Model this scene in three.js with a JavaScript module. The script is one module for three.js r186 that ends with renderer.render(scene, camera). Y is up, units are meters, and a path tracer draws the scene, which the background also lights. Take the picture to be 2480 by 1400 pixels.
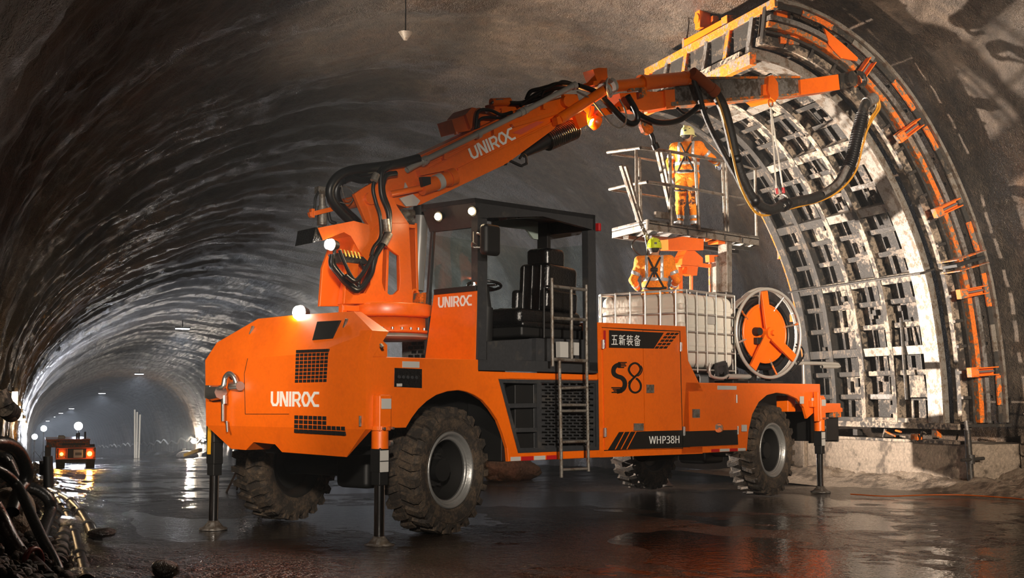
import * as THREE from 'three';
import { mergeGeometries } from 'three/addons/utils/BufferGeometryUtils.js';
import { RoundedBoxGeometry } from 'three/addons/geometries/RoundedBoxGeometry.js';
import { RectAreaLightUniformsLib } from 'three/addons/lights/RectAreaLightUniformsLib.js';
import { FontLoader } from 'three/addons/loaders/FontLoader.js';
RectAreaLightUniformsLib.init();

// ------------------------------------------------------------------ camera, exposure, haze, large lights
const FOCAL = 3100, PITCH = 0.0872, EYE = 1.418;
const scene = new THREE.Scene();
scene.background = new THREE.Color(0x000000);
scene.fog = new THREE.FogExp2(0xcfd6dc, 0.0018);
const camera = new THREE.PerspectiveCamera((2 * Math.atan(700 / FOCAL) * 180) / Math.PI, 2480 / 1400, 0.05, 500);
camera.position.set(0, EYE, 0);
camera.rotation.set(PITCH, 0, 0);
const renderer = new THREE.WebGLRenderer();
renderer.toneMapping = THREE.LinearToneMapping;
renderer.toneMappingExposure = 0.65;
renderer.shadowMap.enabled = true;

const V3 = (x, y, z) => new THREE.Vector3(x, y, z);
// Frames: the vehicle (x along it from front to rear, z towards its near side), the tunnel (x across, z back against its run) and the boom.
const ALPHA = Math.atan2(1140, 3100);
const frameOf = (x, y, z, turn) => { const m = new THREE.Matrix4().makeRotationY(turn).setPosition(x, y, z); return { m, inv: m.clone().invert(), turn }; };
const WORLD = frameOf(0, 0, 0, 0), TUN = frameOf(0, 0, 0, ALPHA), VEH = frameOf(-1.315, 0, -12.689, Math.PI / 2 - 0.6879);
const BOOM_AT = V3(1.3, 0, -1.2), BOOM_TURN = -0.2074;
const BOOM = (() => { const p = BOOM_AT.clone().applyMatrix4(VEH.m); return frameOf(p.x, 0, p.z, Math.PI / 2 - 0.6879 + BOOM_TURN); })();
// A point measured on the photograph, laid on a plane (axis = value) of a frame.
function on(frame, px, py, axis, value) {
  const X = (px - 1240) / FOCAL, Y = -(py - 700) / FOCAL, c = Math.cos(PITCH), s = Math.sin(PITCH);
  const o = V3(0, EYE, 0).applyMatrix4(frame.inv), d = V3(X, c * Y + s, -(c - s * Y)).transformDirection(frame.inv);
  return o.addScaledVector(d, (value - o.getComponent(axis)) / d.getComponent(axis));
}
const side = (px, py, v = 0) => on(VEH, px, py, 2, -v), frontal = (px, py, u) => on(VEH, px, py, 0, u), level = (px, py, w) => on(VEH, px, py, 1, w);
const ring = (px, py, s) => on(TUN, px, py, 2, -s), along = (px, py, t) => on(TUN, px, py, 0, t), flat = (px, py, y) => on(TUN, px, py, 1, y);
const boomAt = (px, py, off = 0) => on(BOOM, px, py, 2, off);
const T = (s, t, y) => V3(t, y, -s).applyMatrix4(TUN.m);

// unseen lamps placed for what they light
const UNSEEN_LAMPS = [];
function unseenLamp(at, aim, power, color, angle, penumbra, soft) {
  const l = new THREE.SpotLight(color, power, 0, angle, penumbra, 2);
  l.position.copy(at); l.target.position.copy(aim); l.castShadow = true; l.shadow.radius = soft / 0.02; l.shadow.mapSize.set(2048, 2048); l.shadow.bias = -0.0005;
  l.name = 'unseen_lamp_light'; scene.add(l, l.target);
  UNSEEN_LAMPS.push({ at, aim, color });
  return l;
}
unseenLamp(T(2.6, 0.6, 3.2), T(14.3, 2.7, 1.5), 500, 0xfff1e0, 0.30, 1.0, 0.22);         // from the left of the camera, on the front of the machine
unseenLamp(T(10.6, -0.55, 2.7), T(14.2, 1.9, 1.5), 75, 0xffe6c8, 0.42, 0.9, 0.12);          // on the left wall, on the far half of the hood
unseenLamp(T(1.0, 9.5, 4.2), T(16.8, 13.7, 4.0), 2300, 0xffead2, 0.35, 0.8, 0.2);          // behind the camera, on the shutter and the platform
unseenLamp(T(23.5, 3.6, 2.1), T(15.3, 15.5, 5.6), 3200, 0xffeedd, 0.68, 0.8, 0.13);       // beyond the machine, on the right-hand wall
unseenLamp(T(20.5, 3.4, 2.0), T(21.5, 9.6, 8.4), 800, 0xffe8d0, 0.85, 1.0, 0.15);        // beside it, on the crown
unseenLamp(T(1.5, 6.2, 4.6), T(14.6, 7.6, 1.9), 700, 0xfff0de, 0.34, 0.9, 0.25);           // behind the camera, on the near side of the machine
// ------------------------------------------------------------------ helpers
let seed = 1;
const rnd = () => { seed = (seed * 16807) % 2147483647; return seed / 2147483647; };
const rr = (a, b) => a + (b - a) * rnd();
const names = new Map();
function numbered(name) { const n = names.get(name) ?? 0; names.set(name, n + 1); return n ? name + '_' + String(n).padStart(3, '0') : name; }
function hash(x, y, z) { let h = Math.imul(x | 0, 374761393) ^ Math.imul(y | 0, 668265263) ^ Math.imul(z | 0, 2147483647 - 1013904223); h = Math.imul(h ^ (h >>> 13), 1274126177); return ((h ^ (h >>> 16)) >>> 0) / 4294967296; }
const sm = (t) => t * t * (3 - 2 * t), mixf = (a, b, t) => a + (b - a) * t, clamp = (x, a = 0, b = 1) => Math.min(b, Math.max(a, x)), step = (a, b, x) => sm(clamp((x - a) / (b - a)));
function noise2(x, y, k = 0, px = 0, py = 0) {   // value noise; px, py: period in cells
  const ix = Math.floor(x), iy = Math.floor(y), fx = sm(x - ix), fy = sm(y - iy), w = (a, p) => (p ? ((a % p) + p) % p : a);
  const h = (a, b) => hash(w(a, px), w(b, py), k);
  return mixf(mixf(h(ix, iy), h(ix + 1, iy), fx), mixf(h(ix, iy + 1), h(ix + 1, iy + 1), fx), fy);
}
function fbm(x, y, k = 0, oct = 4, px = 0, py = 0) { let s = 0, a = 0.5, n = 0; for (let i = 0; i < oct; i++) { s += a * noise2(x, y, k + i * 7, px, py); n += a; a *= 0.5; x *= 2; y *= 2; px *= 2; py *= 2; } return s / n; }
function texture(size, make, srgb) {   // make(u, v) -> grey or [r, g, b], 0..1
  const d = new Uint8Array(size * size * 4);
  for (let y = 0; y < size; y++) for (let x = 0; x < size; x++) {
    const c = make(x / size, y / size), i = (y * size + x) * 4, a = typeof c === 'number' ? [c, c, c] : c;
    for (let k = 0; k < 3; k++) d[i + k] = clamp(a[k]) * 255; d[i + 3] = 255;
  }
  const t = new THREE.DataTexture(d, size, size); t.wrapS = t.wrapT = THREE.RepeatWrapping; t.magFilter = THREE.LinearFilter; t.minFilter = THREE.LinearMipmapLinearFilter; t.generateMipmaps = true;
  if (srgb) t.colorSpace = THREE.SRGBColorSpace; t.needsUpdate = true; return t;
}
const rep = (t, m) => { const c = t.clone(); c.repeat.set(1 / m, 1 / m); c.needsUpdate = true; return c; };
const tint = (hex, k) => { const c = new THREE.Color(hex).convertLinearToSRGB(); return [c.r * k, c.g * k, c.b * k]; };
const mixc = (a, b, t) => a.map((x, i) => mixf(x, b[i], t));

// geometry
const M4 = () => new THREE.Matrix4();
function box(x, y, z, sx, sy, sz, r = 0.006) { const m = Math.min(sx, sy, sz); const g = r > 0 && m > r * 2.5 ? new RoundedBoxGeometry(sx, sy, sz, 1, r) : new THREE.BoxGeometry(sx, sy, sz); return g.translate(x, y, z); }
function basis(dir, up = V3(0, 1, 0)) { const z = dir.clone().normalize(); let x = V3().crossVectors(up, z); if (x.lengthSq() < 1e-6) x = V3(1, 0, 0); x.normalize(); const y = V3().crossVectors(z, x); return M4().makeBasis(x, y, z); }
function beam(p, q, w, h, r = 0.004, up) { const d = q.clone().sub(p), L = d.length(); return box(0, 0, 0, w, h, L, r).applyMatrix4(basis(d, up).setPosition(p.clone().add(q).multiplyScalar(0.5))); }
function rod(p, q, r1, r2 = r1, n = 12) { const d = q.clone().sub(p), L = d.length(); return new THREE.CylinderGeometry(r2, r1, L, n, 1).rotateX(Math.PI / 2).applyMatrix4(basis(d).setPosition(p.clone().add(q).multiplyScalar(0.5))); }
function tube(pts, r, seg = 40, n = 8, closed = false, tension = 0.5) { return new THREE.TubeGeometry(new THREE.CatmullRomCurve3(pts, closed, 'catmullrom', tension), seg, r, n, closed); }
function pipeCaps(pts, r) { return [pts[0], pts[pts.length - 1]].map((p) => new THREE.SphereGeometry(r, 8, 6).translate(p.x, p.y, p.z)); }
function plate(points, depth, mat4, bevel = 0.004, holes = []) {   // points: [x, y] outline, extruded along +z
  const sh = new THREE.Shape(points.map((p) => new THREE.Vector2(p[0] ?? p.x, p[1] ?? p.y)));
  for (const h of holes) sh.holes.push(new THREE.Path(h.map((p) => new THREE.Vector2(p[0] ?? p.x, p[1] ?? p.y))));
  const g = new THREE.ExtrudeGeometry(sh, { depth: depth - 2 * bevel, bevelEnabled: bevel > 0, bevelThickness: bevel, bevelSize: bevel, bevelOffset: -bevel, bevelSegments: 1, curveSegments: 10, steps: 1 }).translate(0, 0, bevel);
  return mat4 ? g.applyMatrix4(mat4) : g;
}
const xy = (p) => [p.x, p.y];
// outline on the vehicle's side plane, outer face at distance v, going in by depth
function sidePlate(pixels, v, depth, bevel, holes = []) { const f = (l) => l.map(([a, b]) => xy(side(a, b, v))); return plate(f(pixels), depth, M4().makeTranslation(0, 0, -v - depth), bevel, holes.map(f)); }
// outline on a plane across the vehicle at u, going back by depth
function frontPlate(pts, u, depth, bevel, holes = []) { return plate(pts, depth, M4().makeRotationY(-Math.PI / 2).premultiply(M4().makeTranslation(u + depth, 0, 0)), bevel, holes); }
function lathe(profile, n = 40) { return new THREE.LatheGeometry(profile.map((p) => new THREE.Vector2(p[0], p[1])), n); }   // around y
function boxUV(g) {
  g = g.index ? g.toNonIndexed() : g;
  const p = g.attributes.position, n = g.attributes.normal, uv = new Float32Array(p.count * 2), a = V3(), b = V3(), c = V3();
  for (let i = 0; i < p.count; i += 3) {
    a.fromBufferAttribute(p, i); b.fromBufferAttribute(p, i + 1).sub(a); c.fromBufferAttribute(p, i + 2).sub(a); b.cross(c);
    const x = Math.abs(b.x), y = Math.abs(b.y), z = Math.abs(b.z);
    for (let k = i; k < i + 3; k++) { const X = p.getX(k), Y = p.getY(k), Z = p.getZ(k); if (x >= y && x >= z) { uv[2 * k] = Z; uv[2 * k + 1] = Y; } else if (y >= z) { uv[2 * k] = X; uv[2 * k + 1] = Z; } else { uv[2 * k] = X; uv[2 * k + 1] = Y; } }
  }
  g.setAttribute('uv', new THREE.BufferAttribute(uv, 2));
  for (const k of Object.keys(g.attributes)) if (!['position', 'normal', 'uv'].includes(k)) g.deleteAttribute(k);
  return g;
}
const join = (list) => mergeGeometries([].concat(list).flat(9).map(boxUV));
// things and parts; geometry is written in the frame's own coordinates and moved to the thing's base
function thing(name, label, category, frame, base, group) {
  const o = new THREE.Group(); o.name = numbered(name);
  o.userData = { label, category }; if (group) o.userData.group = group;
  o.position.copy(base.clone().applyMatrix4(frame.m)); o.rotation.y = frame.turn; o.base = base.clone(); scene.add(o); return o;
}
function baseOf(o) { for (; o; o = o.parent) if (o.base) return o.base; return V3(0, 0, 0); }
function part(name, geoms, mat, parent, label) {
  const g = geoms.isBufferGeometry && geoms.attributes.keep ? geoms : join(geoms), b = baseOf(parent);
  if (g.attributes.keep) g.deleteAttribute('keep');
  g.translate(-b.x, -b.y, -b.z);
  const m = new THREE.Mesh(g, mat); m.name = name; m.castShadow = m.receiveShadow = true; if (label) m.userData.label = label; parent.add(m); return m;
}
function each(name, list, mat, parent, label) { for (const g of list) part(name, [g], mat, parent, label); }
function group(name, parent, label) { const g = new THREE.Group(); g.name = name; if (label) g.userData.label = label; parent.add(g); return g; }
function single(name, label, category, geoms, mat, frame, base, grp) {   // a thing that is one mesh
  const g = geoms.isBufferGeometry && geoms.attributes.keep ? geoms : join(geoms); if (g.attributes.keep) g.deleteAttribute('keep');
  g.translate(-base.x, -base.y, -base.z);
  const m = new THREE.Mesh(g, mat); m.name = numbered(name); m.castShadow = m.receiveShadow = true; m.position.copy(base.clone().applyMatrix4(frame.m)); m.rotation.y = frame.turn; m.base = base.clone();
  m.userData = { label, category }; if (grp) m.userData.group = grp; scene.add(m); return m;
}
function structure(name, g, mat, kind = 'structure', label) { const m = new THREE.Mesh(g, mat); m.name = name; m.userData.kind = kind; if (label) m.userData.label = label; m.castShadow = m.receiveShadow = true; scene.add(m); return m; }

// ------------------------------------------------------------------ materials
const grain = texture(512, (u, v) => fbm(u * 16, v * 16, 3, 6, 16, 16));
const coarse = texture(1024, (u, v) => { const a = fbm(u * 24, v * 24, 5, 6, 24, 24), b = fbm(u * 90, v * 90, 9, 3, 90, 90); return clamp(0.25 + 0.55 * a + 0.5 * (b - 0.4)); });
const patch = (base, spots, cells, lo, hi, k, fine = 0.12) => texture(512, (u, v) => { const m = 0.62 * fbm(u * cells, v * cells, k, 4, cells, cells) + 0.38 * fbm(u * cells * 5, v * cells * 5, k + 3, 3, cells * 5, cells * 5), f = (fbm(u * 64, v * 64, k + 50, 3, 64, 64) - 0.5) * fine * 2; const t = step(lo, hi, m); return mixc(base, spots, t).map((c) => c * (1 + f)); }, true);
const std = (o) => new THREE.MeshStandardMaterial(o), phy = (o) => new THREE.MeshPhysicalMaterial(o);
const rock = texture(1024, (u, v) => {
  const a = fbm(u * 6, v * 6, 21, 5, 6, 6), b = fbm(u * 40, v * 40, 31, 4, 40, 40), r = step(0.56, 0.7, fbm(u * 5, v * 5, 77, 5, 5, 5));
  const c = mixc([0.25, 0.215, 0.18], [0.36, 0.315, 0.27], clamp((a - 0.3) * 2)); return mixc(c, [0.28, 0.21, 0.15], r * 0.7).map((x) => x * (0.72 + 0.56 * b));
}, true);
const wetness = texture(512, (u, v) => { const a = fbm(u * 7, v * 3, 91, 5, 7, 3); return 0.40 + 0.40 * step(0.42, 0.62, a); });
const mud = texture(1024, (u, v) => { const a = fbm(u * 7, v * 7, 41, 5, 7, 7), b = fbm(u * 60, v * 60, 45, 3, 60, 60); return mixc([0.115, 0.09, 0.07], [0.20, 0.16, 0.125], clamp((a - 0.3) * 2.2)).map((x) => x * (0.7 + 0.6 * b)); }, true);
const mat = {
  brightSteel: std({ color: 0xbdbbb5, roughness: 0.36, metalness: 0.45, bumpMap: rep(grain, 0.3), bumpScale: 0.001 }),
  cableOrange: std({ color: 0xa8500e, roughness: 0.6 }),
  wetMud: std({ map: rep(mud, 1.1), roughness: 0.3, bumpMap: rep(coarse, 0.7), bumpScale: 0.02 }),
  shotcrete: std({ map: rep(rock, 5), roughnessMap: rep(wetness, 7), roughness: 0.95, bumpMap: rep(coarse, 1.1), bumpScale: 0.055, vertexColors: true }),
  mud: std({ map: rep(mud, 3.3), roughness: 0.13, bumpMap: rep(coarse, 2.0), bumpScale: 0.042 }),
  water: phy({ color: 0x17110c, roughness: 0.07, bumpMap: rep(coarse, 2.6), bumpScale: 0.005, specularIntensity: 1 }),
  orange: phy({ map: rep(patch(tint(0xef6a02, 1), tint(0xe66402, 1), 5, 0.5, 0.8, 11, 0.03), 1.3), roughness: 0.38, clearcoat: 0.35, clearcoatRoughness: 0.3, bumpMap: rep(grain, 0.8), bumpScale: 0.0006 }),
  orangeWorn: std({ map: rep(patch(tint(0xe06a12, 1), [0.42, 0.38, 0.34], 7, 0.52, 0.62, 15, 0.2), 1.1), roughness: 0.55, bumpMap: rep(grain, 0.5), bumpScale: 0.003 }),
  charcoal: std({ map: rep(patch([0.20, 0.205, 0.215], [0.27, 0.26, 0.25], 6, 0.55, 0.8, 13), 1.4), roughness: 0.5, metalness: 0.1, bumpMap: rep(grain, 0.6), bumpScale: 0.0006 }),
  black: std({ color: 0x141414, roughness: 0.55 }),
  blackGloss: phy({ color: 0x0c0c0d, roughness: 0.28, clearcoat: 0.5, clearcoatRoughness: 0.25, bumpMap: rep(grain, 0.25), bumpScale: 0.006 }),
  rubber: std({ map: rep(patch([0.10, 0.095, 0.09], [0.21, 0.18, 0.15], 8, 0.5, 0.7, 17, 0.2), 0.9), roughness: 0.6, bumpMap: rep(grain, 0.4), bumpScale: 0.004 }),
  tyre: std({ map: rep(patch([0.17, 0.148, 0.128], [0.31, 0.258, 0.205], 7, 0.38, 0.66, 19, 0.25), 0.9), roughness: 0.8, bumpMap: rep(coarse, 0.6), bumpScale: 0.008 }),
  hose: std({ color: 0x0f0f10, roughness: 0.38 }),
  steel: std({ color: 0xb9b9b7, roughness: 0.3, metalness: 0.9, bumpMap: rep(grain, 0.3), bumpScale: 0.0005 }),
  chrome: std({ color: 0xcfcfd0, roughness: 0.13, metalness: 1 }),
  galvanised: std({ map: rep(patch([0.52, 0.50, 0.47], [0.40, 0.35, 0.30], 8, 0.48, 0.66, 23, 0.15), 0.7), roughness: 0.48, metalness: 0.45, bumpMap: rep(grain, 0.3), bumpScale: 0.002 }),
  greySteel: std({ map: rep(patch([0.47, 0.46, 0.45], [0.30, 0.27, 0.24], 6, 0.5, 0.68, 27, 0.2), 1.2), roughness: 0.5, metalness: 0.35, bumpMap: rep(grain, 0.5), bumpScale: 0.003 }),
  stained: std({ map: rep(patch([0.53, 0.48, 0.42], [0.17, 0.15, 0.13], 7, 0.42, 0.6, 29, 0.3), 1.6), roughness: 0.62, metalness: 0.1, bumpMap: rep(coarse, 0.9), bumpScale: 0.008 }),
  panelSkin: std({ map: rep(patch([0.46, 0.41, 0.36], [0.12, 0.105, 0.09], 7, 0.36, 0.58, 33, 0.35), 1.4), roughness: 0.6, bumpMap: rep(coarse, 0.7), bumpScale: 0.01 }),
  darkSteel: std({ map: rep(patch([0.20, 0.19, 0.18], [0.34, 0.30, 0.26], 7, 0.55, 0.7, 37, 0.2), 1), roughness: 0.5, metalness: 0.3, bumpMap: rep(grain, 0.4), bumpScale: 0.003 }),
  rustOrange: std({ map: rep(patch(tint(0xd0660f, 1), [0.45, 0.40, 0.35], 6, 0.46, 0.58, 39, 0.25), 1.3), roughness: 0.55, bumpMap: rep(grain, 0.5), bumpScale: 0.003 }),
  rim: std({ color: 0x9a9a98, roughness: 0.38, metalness: 0.6, bumpMap: rep(grain, 0.4), bumpScale: 0.002 }),
  rimDark: std({ color: 0x2c2b2a, roughness: 0.5, metalness: 0.4 }),
  white: std({ color: 0xeeeeea, roughness: 0.5 }),
  label: std({ color: 0xb9b7b2, roughness: 0.5 }),
  red: std({ color: 0xb0181c, roughness: 0.45 }),
  yellow: std({ color: 0xe3a51a, roughness: 0.5 }),
  plastic: phy({ color: 0xe6e2d6, roughness: 0.42, sheen: 0.1, bumpMap: rep(grain, 0.9), bumpScale: 0.004 }),
  glass: phy({ color: 0xdfe8e4, roughness: 0.03, transmission: 1, thickness: 0, ior: 1.5 }),
  concrete: std({ map: rep(patch([0.50, 0.45, 0.395], [0.30, 0.26, 0.22], 5, 0.48, 0.72, 43, 0.2), 1.8), roughness: 0.75, bumpMap: rep(coarse, 1.2), bumpScale: 0.015 }),
  rebar: std({ color: 0x4a3a2e, roughness: 0.7, metalness: 0.3 }),
  rope: std({ color: 0xcfcac0, roughness: 0.8 }),
  print: std({ color: 0x191715, roughness: 0.5 }),
};
const glow = (hex, k) => std({ color: 0xffffff, emissive: hex, emissiveIntensity: k, roughness: 0.4 });
// ------------------------------------------------------------------ the tunnel
const MID = 7.45, S0 = 15, GRADE = 0.0375;
const drop = (s) => { const x = Math.max(0, s - S0); return -GRADE * (x < 6 ? (x * x) / 12 : x - 3); };
const bend = (s) => -0.00012 * Math.max(0, s - 160) ** 2;
// half outlines: right side follows the shutter, left side is rounder
const RIGHT = [[0, 8.62], [1.6, 8.55], [3.1, 8.3], [4.15, 8.0], [5.2, 7.42], [5.8, 6.95], [6.6, 5.9], [7.2, 4.65], [7.6, 3.35], [7.83, 2.0], [7.86, 1.2], [7.8, 0.2], [7.75, -0.7]];
const LEFT = [[8.2, -0.7], [8.22, 0.2], [8.25, 1.5], [8.15, 2.8], [7.8, 4.0], [7.15, 5.1], [6.2, 6.1], [4.8, 7.1], [3.0, 7.95], [1.5, 8.45]];
const PROFILE = new THREE.CatmullRomCurve3([...LEFT.map(([d, y]) => V3(-d, y, 0)), ...RIGHT.map(([d, y]) => V3(d, y, 0))], false, 'centripetal');
function shell(a0, a1, na, svals, out) {
  const pos = [], uv = [], col = [], idx = [], L = PROFILE.getLength(), ns = svals.length;
  for (let j = 0; j < ns; j++) for (let i = 0; i <= na; i++) {
    const a = mixf(a0, a1, i / na), s = svals[j], p = PROFILE.getPointAt(a), tg = PROFILE.getTangentAt(a), arc = a * L;
    const nx = tg.y, ny = -tg.x;   // inward normal of a profile walked from left to right over the crown
    let d = 0;
    if (!out) {
      const fade = step(400, 160, s);
      d = 0.34 * (fbm(s * 0.9, arc * 0.16, 101, 4) - 0.5) + 0.20 * (fbm(s * 1.1, arc * 0.9, 111, 4) - 0.5) + 0.09 * (fbm(s * 4.5, arc * 3.2, 121, 3) - 0.5) + 0.035 * (noise2(s * 13, arc * 10, 131) - 0.5);
      d += 0.10 * (Math.abs(((s / 3.1 + 0.3 * fbm(s * 0.2, arc * 0.3, 7, 2)) % 1) - 0.5) - 0.25) * 1.6;
      d *= (0.6 + 0.4 * fade) * mixf(1, 0.42, s < 60 ? step(0.42, 0.6, (MID + p.x - 7.6) / 6 + 0.5) : 0); d -= 0.05;
    } else d = -0.6;
    const q = T(s, MID + p.x + bend(s) + nx * d, p.y + drop(s) + ny * d);
    pos.push(q.x, q.y, q.z); uv.push(s, arc);
    const m = fbm(s * 0.35, arc * 0.22, 141, 4), r = step(0.52, 0.68, fbm(s * 0.5, arc * 0.12, 151, 4)), old = step(0.42, 0.58, (MID + p.x - 7.6) / 6 + 0.5 + 0.5 * (fbm(s * 0.6, arc * 0.5, 161, 4) - 0.5)), w = (0.62 + 0.7 * m) * mixf(mixf(0.42, 0.8, step(45, 75, s + 12 * fbm(arc * 0.6, s * 0.2, 171, 3))), 1.06, s < 60 ? old : 0.4);   // rock toned darker to the left, sprayed concrete paler to the right
    col.push(w * mixf(1, 1.02, r), w * mixf(1, 0.95, r), w * mixf(1, 0.88, r));
  }
  for (let j = 0; j < ns - 1; j++) for (let i = 0; i < na; i++) { const a = j * (na + 1) + i, b = a + na + 1; if (!out) idx.push(a, a + 1, b, b, a + 1, b + 1); else idx.push(a, b, a + 1, b, b + 1, a + 1); }
  const g = new THREE.BufferGeometry(); g.setAttribute('position', new THREE.Float32BufferAttribute(pos, 3)); g.setAttribute('uv', new THREE.Float32BufferAttribute(uv, 2)); g.setAttribute('color', new THREE.Float32BufferAttribute(col, 3)); g.setIndex(idx); g.computeVertexNormals(); return g;
}
const svals = []; for (let s = -9; s < 420; ) { svals.push(s); s += s < 3 ? 0.25 : s < 26 ? 0.1 : s < 60 ? 0.2 : s < 110 ? 0.6 : s < 200 ? 1.5 : 4; } svals.push(420);
const sOut = [-9, 0, 12, 18, 24, 40, 60, 75, 90, 110, 130, 160, 200, 240, 280, 320, 360, 420];
for (const [name, a, b, n] of [['wall_left', 0, 0.27, 80], ['ceiling', 0.27, 0.72, 130], ['wall_right', 0.72, 1, 82]]) {
  structure(name, mergeGeometries([shell(a, b, n, svals), shell(a, b, 24, sOut, true)]), mat.shotcrete);
}
function endWall(s) { const pts = PROFILE.getSpacedPoints(60).map((p) => [p.x * 1.06 + MID + bend(s), p.y * 1.06 + drop(s)]); const g = plate(pts, 0.5, M4().makeTranslation(0, 0, -s), 0).applyMatrix4(TUN.m); g.setAttribute('color', new THREE.Float32BufferAttribute(new Float32Array(g.attributes.position.count * 3).fill(0.8), 3)); return g; }
structure('wall_end', endWall(419), mat.shotcrete); structure('wall_back', endWall(-9.2), mat.shotcrete);
// the muddy floor and the water that stands in its hollows
function height(s, t) {
  const lane = step(0.2, 1.2, t) * step(15.4, 14.2, t);
  let h = 0.06 * (fbm(s * 0.35, t * 0.5, 201, 4) - 0.56) + 0.075 * (fbm(s * 2.2, t * 2.6, 211, 4) - 0.5) * step(0.35, 0.65, fbm(s * 0.22, t * 0.2, 221, 2)) + 0.02 * (noise2(s * 9, t * 9, 231) - 0.5) * step(0.45, 0.6, fbm(s * 0.3, t * 0.25, 241, 3));
  h += 0.012 * step(14.5, 13, s) * step(7, 5, t); h += (1 - lane) * (0.10 + 0.12 * (fbm(s * 0.8, t * 0.8, 251, 3) - 0.4));
  return h;
}
{
  const pos = [], uv = [], idx = [], nt = 210, tv = []; for (let i = 0; i <= nt; i++) tv.push(mixf(-1.3, 16.1, i / nt));
  const sv = svals.filter((_, i) => true);
  for (const s of sv) for (const t of tv) { const q = T(s, t + bend(s), drop(s) + height(s, t)); pos.push(q.x, q.y, q.z); uv.push(t, s); }
  for (let j = 0; j < sv.length - 1; j++) for (let i = 0; i < nt; i++) { const a = j * (nt + 1) + i, b = a + nt + 1; idx.push(a, b, a + 1, b, b + 1, a + 1); }
  const g = new THREE.BufferGeometry(); g.setAttribute('position', new THREE.Float32BufferAttribute(pos, 3)); g.setAttribute('uv', new THREE.Float32BufferAttribute(uv, 2)); g.setIndex(idx); g.computeVertexNormals();
  const under = shellFloor(); structure('floor', mergeGeometries([g, under]), mat.mud);
}
function shellFloor() { const pos = [], uv = [], idx = []; sOut.forEach((s) => { for (const t of [-1.5, 16.4]) { const q = T(s, t + bend(s), drop(s) - 0.7); pos.push(q.x, q.y, q.z); uv.push(t, s); } }); for (let j = 0; j < sOut.length - 1; j++) { const a = 2 * j; idx.push(a, a + 1, a + 2, a + 2, a + 1, a + 3); } const g = new THREE.BufferGeometry(); g.setAttribute('position', new THREE.Float32BufferAttribute(pos, 3)); g.setAttribute('uv', new THREE.Float32BufferAttribute(uv, 2)); g.setIndex(idx); g.computeVertexNormals(); return g; }
{
  const pos = [], uv = [], idx = [], sv = svals.filter((s) => s > -8 && s < 300); const nt = 2, tv = [-0.2, 7, 14.9];
  for (const s of sv) for (const t of tv) { const q = T(s, t + bend(s), drop(s) - 0.002); pos.push(q.x, q.y, q.z); uv.push(t, s); }
  for (let j = 0; j < sv.length - 1; j++) for (let i = 0; i < nt; i++) { const a = j * 3 + i, b = a + 3; idx.push(a, b, a + 1, b, b + 1, a + 1); }
  const g = new THREE.BufferGeometry(); g.setAttribute('position', new THREE.Float32BufferAttribute(pos, 3)); g.setAttribute('uv', new THREE.Float32BufferAttribute(uv, 2)); g.setIndex(idx); g.computeVertexNormals();
  structure('water', g, mat.water, 'stuff', 'dark muddy water standing on the tunnel floor').userData.category = 'water';
}
// ------------------------------------------------------------------ the spraying machine
const P = (u, w, v) => V3(u, w, -v);
function facet(pts, out) {   // a flat polygon facing "out"
  const n = V3(); for (let i = 0; i < pts.length; i++) { const a = pts[i], b = pts[(i + 1) % pts.length]; n.x += (a.y - b.y) * (a.z + b.z); n.y += (a.z - b.z) * (a.x + b.x); n.z += (a.x - b.x) * (a.y + b.y); }
  n.normalize(); if (n.dot(out) < 0) { pts = pts.slice().reverse(); n.negate(); }
  const m = basis(n, Math.abs(n.y) > 0.9 ? V3(1, 0, 0) : V3(0, 1, 0)), inv = m.clone().invert(), q = pts.map((p) => p.clone().applyMatrix4(inv)), tri = THREE.ShapeUtils.triangulateShape(q.map((p) => new THREE.Vector2(p.x, p.y)), []);
  const pos = [], nor = []; for (const t of tri) for (const i of t) { pos.push(pts[i].x, pts[i].y, pts[i].z); nor.push(n.x, n.y, n.z); }
  const g = new THREE.BufferGeometry(); g.setAttribute('position', new THREE.Float32BufferAttribute(pos, 3)); g.setAttribute('normal', new THREE.Float32BufferAttribute(nor, 3)); g.setAttribute('uv', new THREE.Float32BufferAttribute(new Float32Array(pos.length / 3 * 2), 2)); return g;
}
function prism(front, shift, out) {   // polygon swept by a vector, closed
  const back = front.map((p) => p.clone().add(shift)), c = front.reduce((a, p) => a.add(p), V3()).divideScalar(front.length).addScaledVector(shift, 0.5), L = [facet(front, shift.clone().negate()), facet(back, shift)];
  for (let i = 0; i < front.length; i++) { const j = (i + 1) % front.length, f = [front[i], front[j], back[j], back[i]], m = f[0].clone().add(f[2]).multiplyScalar(0.5); L.push(facet(f, m.sub(c))); }
  return L;
}
const font = await new FontLoader().loadAsync('fonts/droid/droid_sans_bold.typeface.json');
const fontThin = await new FontLoader().loadAsync('fonts/droid/droid_sans_regular.typeface.json');
// lettering as thin raised film between two points of its base line
function lettering(text, f, p, q, up, height, depth = 0.004, squeeze = 1) {
  const shapes = f.generateShapes(text, 1), g = new THREE.ExtrudeGeometry(shapes, { depth: 1, bevelEnabled: false, curveSegments: 5 }); g.computeBoundingBox();
  const b = g.boundingBox, x = q.clone().sub(p), L = x.length(), n = V3().crossVectors(x, up).normalize();
  g.translate(-b.min.x, -b.min.y, 0).scale(L / (b.max.x - b.min.x), height / (b.max.y - b.min.y), depth);
  return g.applyMatrix4(M4().makeBasis(x.normalize(), up.clone().normalize(), n).setPosition(p));
}
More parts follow.
